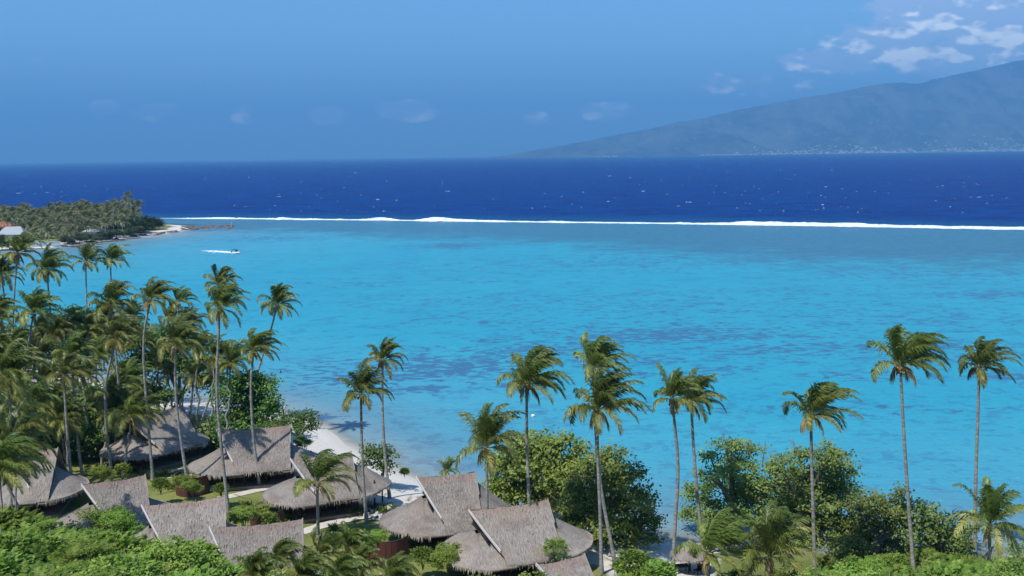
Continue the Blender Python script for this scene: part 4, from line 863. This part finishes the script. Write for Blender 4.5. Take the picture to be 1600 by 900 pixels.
    for x in (-wx * .62, wx * .68):
        wn = MB(); wn.box((x, yf, 1.45), (.8, .05, .6)); wno = wn.obj('window', M['board'], root); pn = MB(); pn.box((x, yf - .035, 1.45), (.7, .03, .5)); pn.obj('pane', M['glass'], wno)
    for x in (-wx - .5, -wx * .35, wx * .35, wx + .5):
        ps = MB(); ps.tube([(x, -(W - 1.35), .1), (x, -(W - 1.35), ze + .2)], [.09, .08], 7); ps.obj('post', M['dark_timber'], root)
    if screen:
        scx, scy, r_, hh = screen; s_ = MB(); pts = [(scx + r_ * math.cos(a), scy + r_ * math.sin(a)) for a in np.linspace(math.pi * .75, math.pi * 1.95, 15)]
        for (x0, y0_), (x1, y1_) in zip(pts[:-1], pts[1:]):
            for f in (.25, .75): s_.box((x0 + (x1 - x0) * f, y0_ + (y1_ - y0_) * f, hh / 2), (math.hypot(x1 - x0, y1_ - y0_) * .24, .04, hh / 2), math.atan2(y1_ - y0_, x1 - x0))
        cap_ = MB(); cap_.tube([(x, y, hh + .04) for x, y in pts], np.full(15, .06), 5); so_ = s_.obj('screen', M['timber'], root); cap_.obj('rail', M['dark_timber'], so_)
    return root
bungalow('thatched_bungalow', (196, 652), (284, 634), 8.0, 4.7, 'rear thatched bungalow at the left, its grey roof crossed by two slanting palm trunks', 1, sl=3.4, sr=2.6, drop_r=1.4)
bungalow('thatched_bungalow', (339, 672), (453, 664), 7.9, 4.6, 'thatched bungalow with a broad grey roof and red wall at its left corner', 2, sl=3.6, sr=3.4, screen=(-6.6, -3.2, 1.8, 2.0))
bungalow('thatched_bungalow', (454, 717), (548, 706), 7.6, 4.5, 'thatched bungalow with a red timber screen, half hidden by the bent palm', 3, sl=3.3, sr=3.8, drop_r=.6, screen=(-6.2, -4.0, 1.6, 2.0))
bungalow('thatched_bungalow', (651, 745), (742, 737), 8.1, 4.8, 'largest thatched bungalow, white gable board and curved red timber wall, in the middle', 4, sl=3.9, sr=4.3, drop_r=.45, screen=(-6.2, -3.9, 1.9, 2.2))
bungalow('thatched_bungalow', (733, 797), (855, 781), 7.7, 4.6, 'long low thatched roof between the largest bungalow and the dark beach tree', 5, sl=3.0, sr=4.5, drop_r=.9)
bungalow('thatched_bungalow', (838, 881), (912, 866), 7.4, 4.3, 'thatched roof cut by the bottom edge, right of the palm trunks', 6, sl=2.5, sr=2.6, mat='thatch')
bungalow('thatched_bungalow', (328, 824), (472, 811), 8.0, 5.0, 'pale thatched roof lowest in the picture among the left bungalows, feathery palms in front', 7, sl=3.0, sr=1.8, verge=.3)
bungalow('thatched_bungalow', (222, 790), (350, 775), 7.9, 5.0, 'thatched roof between the shadowed roof and the lowest left roof', 8, sl=3.2, sr=2.0, verge=.3)
bungalow('thatched_bungalow', (128, 757), (226, 742), 7.7, 4.6, 'thatched roof darkened by a star-shaped palm crown shadow', 9, sl=3.3, sr=3.0)
bungalow('thatched_bungalow', (28, 704), (90, 700), 8.2, 4.8, 'leftmost thatched roof, with a warm brown slope above a deep dark opening', 10, sl=2.6, sr=3.2, mat='thatch')

# open huts: beach gazebo and beach parasol
def hut(name, px, py, zg, r, zt, label, cat, seed, posts=4):
    g = G(px, py, zg); root = empty(name, (g[0], g[1], zg), 0, label, cat); rng = np.random.default_rng(seed); NA, NR = 24, 7; V = []; UV = []
    ze = zt * .55
    for j in range(NR + 1):
        v = j / NR
        for i in range(NA): a = 6.2832 * i / NA; V.append((math.cos(a) * r * v, math.sin(a) * r * v, zt + (ze - zt) * (v * 1.15 - .15 * v * v) + rng.normal(0, .02))); UV.append((a * 2.5, v * r))
    V = np.array(V); Fs = [[j * NA + i, (j + 1) * NA + i, (j + 1) * NA + (i + 1) % NA, j * NA + (i + 1) % NA] for j in range(NR) for i in range(NA)]
    rf = MB(); rf.add(V, Fs, 0, UV); rf.add(V - [0, 0, .12], np.array(Fs)[:, ::-1], 0, UV); ro = rf.obj('roof', M['thatch'], root, True); fr = MB()
    for _ in range(220):
        a = rng.uniform(0, 6.28); c = np.array([math.cos(a), math.sin(a), 0]); t_ = np.array([-math.sin(a), math.cos(a), 0]) * .05; p0 = c * r + [0, 0, ze]; fr.add([p0 - t_, p0 + t_, p0 + c * .05 - [0, 0, rng.uniform(.12, .35)]], [[0, 1, 2]], rng.random())
    fr.obj('fringe', M['straw'], ro)
    for k in range(posts):
        a = 6.28 * k / posts + .6; q = r * .68 if posts > 1 else 0; ps = MB(); ps.tube([(q * math.cos(a), q * math.sin(a), -.3), (q * math.cos(a), q * math.sin(a), zt * .75 if posts > 1 else zt - .1)], [.09, .08], 7); ps.obj('post', M['dark_timber'], root)
    return root
hut('beach_gazebo', 574, 786, 2.0, 2.6, 3.9, 'small round thatched shelter on posts at the edge of the white beach', 'gazebo', 1)
hut('beach_gazebo', 303, 712, 2.0, 2.0, 3.6, 'small round thatched shelter on the lawn at the right end of the rear bungalow', 'gazebo', 2)
pu = hut('thatched_parasol', 1078, 893, 1.6, 1.75, 2.95, 'small thatched beach parasol on a single post beside the low shaggy palm', 'parasol', 3, posts=1)
def low_table(px, py, zg, label):
    g = G(px, py, zg); r = empty('beach_table', (g[0], g[1], zg), .2, label, 'table'); tb_ = MB(); tb_.box((0, 0, .72), (.55, .4, .03)); tb_.obj('tabletop', M['dark_timber'], r)
    for a in (-1, 1):
        for b_ in (-1, 1): l = MB(); l.box((a * .45, b_ * .3, .34), (.035, .035, .35)); l.obj('leg', M['dark_timber'], r)
low_table(1066, 896, 1.6, 'dark table standing on the sand under the thatched parasol')
def chair(px, py, zg, rz, label):
    g = G(px, py, zg); r = empty('beach_chair', (g[0], g[1], zg), rz, label, 'chair', 'dark chairs under the thatched parasol'); s_ = MB(); s_.box((0, 0, .42), (.25, .25, .03)); s_.obj('seat', M['dark_timber'], r); b_ = MB(); b_.box((0, .25, .72), (.25, .025, .27)); b_.obj('backrest', M['dark_timber'], r)
    for a in (-1, 1):
        for c in (-1, 1): l = MB(); l.box((a * .21, c * .21, .2), (.025, .025, .2)); l.obj('leg', M['dark_timber'], r)
chair(1055, 893, 1.6, .8, 'dark chair at the left side of the parasol table'); chair(1090, 898, 1.6, -.9, 'dark chair at the right side of the parasol table')

# paths over the lawn, white stones along them
def path_strip(name, pxs, w_):
    pts = [G(x, y, 2.0)[:2] for x, y in pxs]; mb_ = MB(); V = []
    P = np.array(pts); T = np.gradient(P, axis=0); T /= np.linalg.norm(T, axis=1)[:, None]; Nn = np.stack([-T[:, 1], T[:, 0]], 1)
    for q, n_ in zip(P, Nn):
        for s_ in (-1, 1): x, y = q + n_ * s_ * w_ * .5; V.append((x, y, 2.012))
    mb_.add(V, [[2 * k, 2 * k + 1, 2 * k + 3, 2 * k + 2] for k in range(len(P) - 1)]); o = mb_.obj(name, M['path']); return tag(o, kind='structure')
path_strip('path', [(236, 739), (262, 736), (290, 732), (318, 735)], .9); path_strip('path', [(240, 748), (275, 744), (300, 741)], .7)
path_strip('path', [(342, 779), (370, 773), (405, 765), (440, 760)], 1.3); path_strip('path', [(470, 832), (500, 822), (528, 815), (560, 808), (600, 800)], 1.5)
srng2 = np.random.default_rng(8); stone0 = MB(); stone0.blob((0, 0, .1), (.28, .22, .2), srng2, 7, 5, .25); sm_ = stone0.mesh('border_stone', M['stone'])
for k in range(46):
    if k < 28: px, py = 556 + srng2.uniform(0, 55), 792 + srng2.uniform(-4, 20)
    elif k < 38: px, py = 622 + srng2.uniform(0, 55), 868 + srng2.uniform(-3, 8)
    else: px, py = 306 + srng2.uniform(0, 60), 765 + srng2.uniform(-2, 4)
    g = G(px, py, 2.0); o = link('border_stone', sm_); o.location = (g[0], g[1], 2.0); s_ = srng2.uniform(.5, 1.4); o.scale = (s_, s_, s_); o.rotation_euler = (0, 0, srng2.uniform(0, 6))
    wh = 'beside the beach path right of the bent palm' if k < 28 else 'below the largest thatched roof' if k < 38 else 'along the wall with the red corner'
    tag(o, 'pale stone ' + wh, 'stone', 'pale stones ' + wh)

# spiky garden plants
PL = []
for q in range(3):
    mb_ = MB(); r = np.random.default_rng(60 + q)
    for k in range(70):
        a = r.uniform(0, 6.28); e = r.uniform(.3, 1.4); c = np.array([r.normal(0, .25), r.normal(0, .25), 0]); d = np.array([math.cos(a) * math.cos(e), math.sin(a) * math.cos(e), math.sin(e)]); l = r.uniform(.5, 1.0); sd = np.cross(d, [0, 0, 1]); sd = sd / (np.linalg.norm(sd) + 1e-6) * .055
        m1 = c + d * l * .6; m2 = c + d * l + [0, 0, -.25 * l]; tt = r.uniform(.2, 1)
        mb_.add([c - sd * .4, c + sd * .4, m1 + sd, m1 - sd, m2], [[0, 1, 2, 3]], tt); mb_.f.append(np.array([[3, 2, 4]]) + mb_.n - 5)
    PL.append(mb_.mesh('garden_plant', M['garden']))
rowsP = [(306, 363, 757, 762, 26, 'in front of the bungalow with the red corner wall'), (405, 425, 752, 756, 6, 'beside the doorway of the bungalow with the red corner wall'), (368, 470, 808, 815, 22, 'before the red timber screen'), (575, 612, 788, 800, 14, 'at the edge of the white beach'),
         (545, 575, 795, 806, 10, 'under the bungalow half hidden by the bent palm'), (618, 690, 848, 858, 24, 'along the curved red timber wall'), (690, 735, 838, 856, 12, 'between the two middle thatched roofs'), (280, 318, 715, 722, 10, 'at the right end of the rear bungalow'), (150, 245, 728, 738, 18, 'in front of the rear bungalow'),
         (325, 460, 690, 700, 12, 'in the shade between the rear bungalows'), (255, 320, 752, 768, 12, 'on the lawn by the slanting palm trunk')]
rowsP += [(232, 300, 742, 750, 12, 'by the path at the rear bungalow'), (375, 455, 795, 806, 18, 'on the lawn above the lowest roof'), (505, 560, 826, 850, 16, 'on the grass below the bent palm'), (590, 660, 855, 868, 14, 'in front of the curved red timber wall'), (340, 400, 786, 806, 10, 'right of the roof above the lowest one'), (960, 1040, 880, 896, 14, 'on the sand left of the thatched parasol')]
for (x0, x1, y0_, y1_, n, wh) in rowsP:
    for k in range(n):
        px = x0 + (x1 - x0) * (k + srng2.uniform(.1, .9)) / n; g = G(px, srng2.uniform(y0_, y1_), 2.0); o = link('garden_plant', PL[k % 3]); o.location = (g[0], g[1], GZ(g[0], g[1]) - .02); s_ = srng2.uniform(.6, 1.25); o.scale = (s_, s_, s_); o.rotation_euler = (0, 0, srng2.uniform(0, 6))
        tag(o, 'low spiky yellow-green plant ' + wh, 'plant', 'spiky garden plants ' + wh)

# fallen dry fronds lying about the lawn and the sand
fm = MB(); r_ = np.random.default_rng(14); C_ = np.stack([np.linspace(-1.5, 1.5, 20), .15 * np.sin(np.linspace(0, 2, 20)), np.full(20, .06)], 1); fm.tube(C_, np.linspace(.035, .01, 20), 4)
for q in C_[3:]:
    for sg in (-1, 1): e = q + np.array([.25, sg * .42 * r_.uniform(.6, 1.1), r_.uniform(-.03, .08)]); fm.add([q - [.03, 0, 0], q + [.03, 0, 0], e], [[0, 1, 2]], r_.random())
fmesh = fm.mesh('fallen_frond', M['dry'])
for k, (px, py) in enumerate([(250, 758), (280, 760), (262, 770), (300, 748), (380, 776), (395, 790), (372, 800), (520, 835), (540, 846), (498, 848), (556, 836), (215, 733), (600, 765), (640, 770), (625, 785), (655, 762), (960, 872), (985, 852), (1000, 888), (330, 768), (640, 790), (230, 745)]):
    g = G(px, py, 2.0); o = link('fallen_frond', fmesh); o.location = (g[0], g[1], GZ(g[0], g[1]) + .02); o.rotation_euler = (0, 0, r_.uniform(0, 6)); s_ = r_.uniform(.6, 1); o.scale = (s_, s_, s_)
    wh = 'on the white sand' if px > 590 else 'on the lawn between the roofs'; tag(o, 'dry brown palm frond fallen ' + wh, 'fallen frond', 'fallen fronds ' + wh)

# post on the beach, buoy, boat with its wake, reef marker
g = G(443, 652, 1.0); r = empty('beach_post', (g[0], g[1], GZ(g[0], g[1])), 0, 'dark post with a white cap at the water line', 'post'); q = MB(); q.tube([(0, 0, -.3), (0, 0, 1.7)], [.11, .10], 7); q.obj('shaft', M['dark_timber'], r); q = MB(); q.box((0, 0, 1.85), (.22, .22, .16)); q.obj('cap', M['white'], r)
g = G(833, 651); q = MB(); rr = np.random.default_rng(2); q.blob((0, 0, .12), (.30, .30, .28), rr, 12, 8, .01); r = empty('mooring_buoy', (g[0], g[1], 0), 0, 'small pale mooring buoy floating right of the thick-trunked palm', 'buoy'); q.obj('float', M['cream'], r, True); q = MB(); q.tube([(0, 0, .3), (0, 0, .5)], [.05, .04], 6); q.obj('ring', M['black'], r)
g = G(362, 354); r = empty('channel_marker', (g[0], g[1], 0), 0, 'thin pale marker pole at the tip of the rocky spit', 'marker'); q = MB(); q.tube([(0, 0, -1), (0, 0, 2.0)], [.12, .1], 6); q.obj('pole', M['cream'], r); q = MB(); q.box((0, 0, 2.1), (.2, .2, .2)); q.obj('topmark', M['white'], r)
g = G(368, 396); r = empty('motor_boat', (g[0], g[1], .1), math.radians(-14), 'small dark-topped motor boat speeding across the lagoon ahead of a white wake', 'boat')
q = MB(); sec = [(-1.6, .62, .55), (-.8, .68, .58), (.3, .66, .62), (1.1, .42, .72), (1.75, .03, .85)]; V = []
for x, hw, hz2 in sec: V += [(x, -hw, hz2), (x, -hw * .75, .05), (x, 0, -.2), (x, hw * .75, .05), (x, hw, hz2)]
q.add(V, [[k * 5 + j, k * 5 + j + 1, (k + 1) * 5 + j + 1, (k + 1) * 5 + j] for k in range(4) for j in range(4)] + [[k * 5, (k + 1) * 5, (k + 1) * 5 + 4, k * 5 + 4] for k in range(4)] + [[0, 4, 3, 1]]); q.obj('hull', M['hull'], r)
q = MB(); q.box((-.1, 0, 1.55), (.85, .55, .05)); q.box((.45, 0, .95), (.25, .45, .32)); cn = q.obj('canopy', M['black'], r)
for a in (-1, 1):
    for b_ in (-.8, .65): q = MB(); q.tube([(b_, a * .48, .5), (b_, a * .48, 1.52)], [.04, .04], 5); q.obj('support', M['black'], cn)
q = MB(); q.box((-1.75, 0, .55), (.18, .2, .42)); q.obj('outboard_motor', M['black'], r)
q = MB(); wk = np.random.default_rng(6); b0 = G(368, 396)[:2]; e0 = G(318, 391)[:2]; dd = e0 - b0; Lw = np.linalg.norm(dd); dd /= Lw; nn = np.array([-dd[1], dd[0]])
for k in range(420):
    s_ = wk.random() ** 1.6; c = b0 + dd * (s_ * Lw - 1.2) + nn * wk.normal(0, 1) * (.35 + 1.1 * s_); l = wk.uniform(.3, 1.1) * (1 - .55 * s_); z = .03 + wk.random() * .3 * (1 - s_) ** 2; hh = wk.uniform(.05, .4) * (1 - s_)
    q.add([(c[0] - l, c[1] - l * .5, z), (c[0] + l, c[1] - l * .4, z), (c[0] + l * .6, c[1] + l * .5, z + hh), (c[0] - l * .6, c[1] + l * .5, z + hh)], [[0, 1, 2, 3]])
tag(q.obj('boat_wake', M['spray']), 'white foaming wake trailing behind the small motor boat', 'wake', kind='stuff')

# ------------------------------------------------------------------ headland: houses, rocks, palms, trees
def house(px, py, L_, D_, h_, rh, yaw, rm, label, wm_='white', door=True):
    g = G(px, py, 1.5); r = empty('shore_house', (g[0], g[1], 1.4), yaw, label, 'house'); q = MB(); q.box((0, 0, h_ / 2), (L_ / 2, D_ / 2, h_ / 2)); q.obj('wall', M[wm_], r); a, b_ = L_ / 2 + .7, D_ / 2 + .8
    q = MB(); q.add([(-a, -b_, h_ - .1), (a, -b_, h_ - .1), (a, b_, h_ - .1), (-a, b_, h_ - .1), (-a * .55, 0, h_ + rh), (a * .55, 0, h_ + rh)], [[0, 1, 5, 4], [2, 3, 4, 5]]); q.f.append(np.array([[1, 2, 5], [3, 0, 4]])); q.f.append(np.array([[3, 2, 1, 0]])); q.obj('roof', M[rm], r)
    for x in np.linspace(-L_ * .35, L_ * .35, max(2, int(L_ // 4))): q = MB(); q.box((x, -D_ / 2 - .03, h_ * .5), (.7, .06, .6)); q.obj('window', M['glass'], r)
    return r
house(22, 377, 11, 8, 3.6, 3.4, .15, 'metal_roof', 'white house with a pale grey hipped roof near the shore of the headland'); house(8, 366, 9, 8, 4, 3, .1, 'red_roof', 'house with a red roof behind the white house on the headland')
house(72, 352, 17, 9, 6.0, 2.0, .02, 'brown_roof', 'long dark-roofed house among the palms of the headland', 'timber'); house(116, 349, 11, 9, 7.5, 1.8, .0, 'brown_roof', 'brown-roofed house in the middle of the headland palms', 'timber')
house(148, 370, 9, 5, 3.0, 1.0, .05, 'metal_roof', 'small pale beach house between the headland palms near the water')
g0 = G(52, 385, 1.2); g1 = G(91, 383, 1.2); r = empty('white_wall', ((g0[0] + g1[0]) / 2, (g0[1] + g1[1]) / 2, 1.0), math.atan2(g1[1] - g0[1], g1[0] - g0[0]), 'long white sea wall on the beach of the headland', 'wall'); q = MB(); q.box((0, 0, .9), (6.0, .3, .9)); q.obj('panel', M['white'], r); q = MB(); q.box((-4.0, .6, 1.3), (1.6, 1.2, 1.3)); q.box((0, 0, 1.84), (6.1, .36, .05)); q.obj('coping', M['white'], r)
rr = np.random.default_rng(12); rk = MB(); rk.blob((0, 0, .1), (1.4, 1.0, .5), rr, 8, 5, .3); rm_ = rk.mesh('rock', M['rock'])
for k in range(120):
    if k < 80: s_ = rr.random(); px = 285 + 78 * s_; py = 357 - 3.0 * s_ + rr.normal(0, 1.2)
    else: px = rr.uniform(95, 280); py = np.interp(px, [95, 110, 160, 235, 280], [385, 382, 375.5, 367.5, 361]) + rr.uniform(-1, .6)
    g = G(px, py); o = link('rock', rm_); o.location = (g[0], g[1], max(GZ(g[0], g[1]), 0) - .05); s_ = rr.uniform(.5, 1.5); o.scale = (s_ * 1.5, s_, s_ * .8); o.rotation_euler = (0, 0, rr.uniform(0, 6)); wh = 'of the low spit at the tip of the headland' if k < 80 else 'along the shore below the headland palms'
    tag(o, 'dark low rock ' + wh, 'rock', 'dark rocks ' + wh)
def hz1(px, row):
    a = 'behind the white house' if px < 45 else 'around the long dark-roofed house' if px < 100 else 'around the brown-roofed house' if px < 150 else 'towards the sandy tip'
    return a + (', at the back' if row < 2 else ', in the middle' if row < 4 else ', near the water')
hp = random.Random(31); Yf = lambda px, py: G(px, py, 1.5)
k = 0
for row, (py, n, top) in enumerate([(352, 44, 0), (356, 40, 0), (361, 38, 0), (367, 32, 0), (373, 24, 0), (379, 12, 0)]):
    for j in range(n):
        xmax = np.interp(py, [352, 361, 367, 373, 379, 385], [212, 215, 195, 165, 120, 70]); px = -25 + (xmax + 25) * (j + hp.uniform(.1, .9)) / n; pyj = py + hp.uniform(-2.5, 2.5); b_ = G(px, pyj, 1.5)
        if (px < 48 and py > 368): continue
        ht = hp.uniform(4.5, 9.5) + (2.0 if px > 90 and row < 3 else 0); 
        if row > 3: ht *= .72
        h_ = np.array([b_[0] + hp.uniform(-.6, 1.2), b_[1], 1.5 + ht]); palm('headland_palm', (b_[0], b_[1], 1.4), h_, [], 'distant coconut palm on the headland ' + hz1(px, row), 'coconut palms on the headland ' + hz1(px, row), kind=-1 - hp.randrange(4), scale=hp.uniform(.95, 1.25), rot=hp.uniform(-.6, .6), rng=hp, rb=.22, rt_=.15, nuts=False)
for (px, py, ht, s_, lab) in [(200, 352, 16.5, 1.05, 'tallest palm of the headland, standing above the rest near its tip'), (196, 354, 14.5, .95, 'second tallest palm of the headland, left under the tallest'), (206, 355, 13, .95, 'palm right under the tallest palm of the headland')]:
    b_ = G(px, py, 1.5); palm('headland_palm', (b_[0], b_[1], 1.4), (b_[0] + .5, b_[1], 1.5 + ht), [], lab, 'coconut palms crowding the headland', kind=-2, scale=s_, rng=hp, rb=.3, rt_=.2, nuts=False)
# headland broadleaf trees, one master mesh each kind then copies
HB = []
for q, mt_ in enumerate([leaf_mat('headland_leaf_dark', (.022, .04, .016), (.05, .085, .028), (.10, .14, .05), .2, nscale=.2), leaf_mat('headland_leaf', (.06, .075, .03), (.12, .14, .05), (.2, .22, .09), .2, nscale=.2)]):
    cl = [((R_.uniform(-1, 1) * 2.6, R_.uniform(-1, 1) * 2.2, 3.2 + R_.uniform(-.8, 1.6)), (2.2, 2.2, 1.7)) for _ in range(6)]; cm = crown_mesh(cl, R_, .62, 16, .75, 'crown', mt_); mb_ = MB(); limbs(mb_, (0, 0, 0), cl[:4], R_, .25); HB.append((cm, mb_.mesh('trunk', M['wood'])))
tip = [(190, 361, 1.1, 0), (205, 359, 1.3, 0), (218, 358, 1.25, 0), (230, 357.5, 1.1, 0), (240, 357, .9, 0), (248, 356.5, .7, 0), (212, 362, 1.1, 0), (226, 361, .8, 0), (180, 364, 1.0, 0), (198, 364.5, .9, 0), (185, 357, 1.2, 0),
       (95, 375, .75, 1), (105, 377, .6, 1), (60, 371, .8, 1), (80, 366, .9, 0), (120, 368, .9, 1), (35, 365, .9, 1), (140, 364, .9, 0), (0, 382, .8, 0), (-5, 372, 1, 0), (160, 368, .8, 0), (128, 376, .6, 0), (10, 360, 1, 1), (170, 370, .6, 0), (148, 374, .5, 0), (45, 377, .7, 1), (112, 381, .4, 0), (125, 379, .55, 1), (135, 376, .6, 0), (160, 373, .55, 1), (172, 372, .5, 0), (182, 370, .6, 0), (192, 369, .5, 1), (102, 380, .5, 0), (3, 386, .6, 0), (14, 385, .5, 1), (38, 384, .45, 1), (150, 377, .35, 1), (205, 366, .6, 0), (215, 364, .6, 0)]
for (px, py, s_, kd) in tip:
    b_ = G(px, py, 1.5); r = empty('headland_tree', (b_[0], b_[1], 1.3), hp.uniform(0, 6), 'dark rounded tree at the tip of the headland by the pale sand' if px > 175 else ('rounded green tree among the headland palms near the shore' if kd else 'dark rounded tree among the headland palms'), 'tree', 'rounded trees of the headland tip' if px > 175 else ('green' if kd else 'dark') + ' rounded trees among the headland palms')
    for nme, me_ in (('crown', HB[kd][0]), ('trunk', HB[kd][1])): c_ = link(nme, me_, r); c_.scale = (s_, s_, s_)
for sname in list(bpy.data.objects):
    pass
print('objects', len(bpy.data.objects), 'tris', sum(len(m_.polygons) for m_ in bpy.data.meshes))
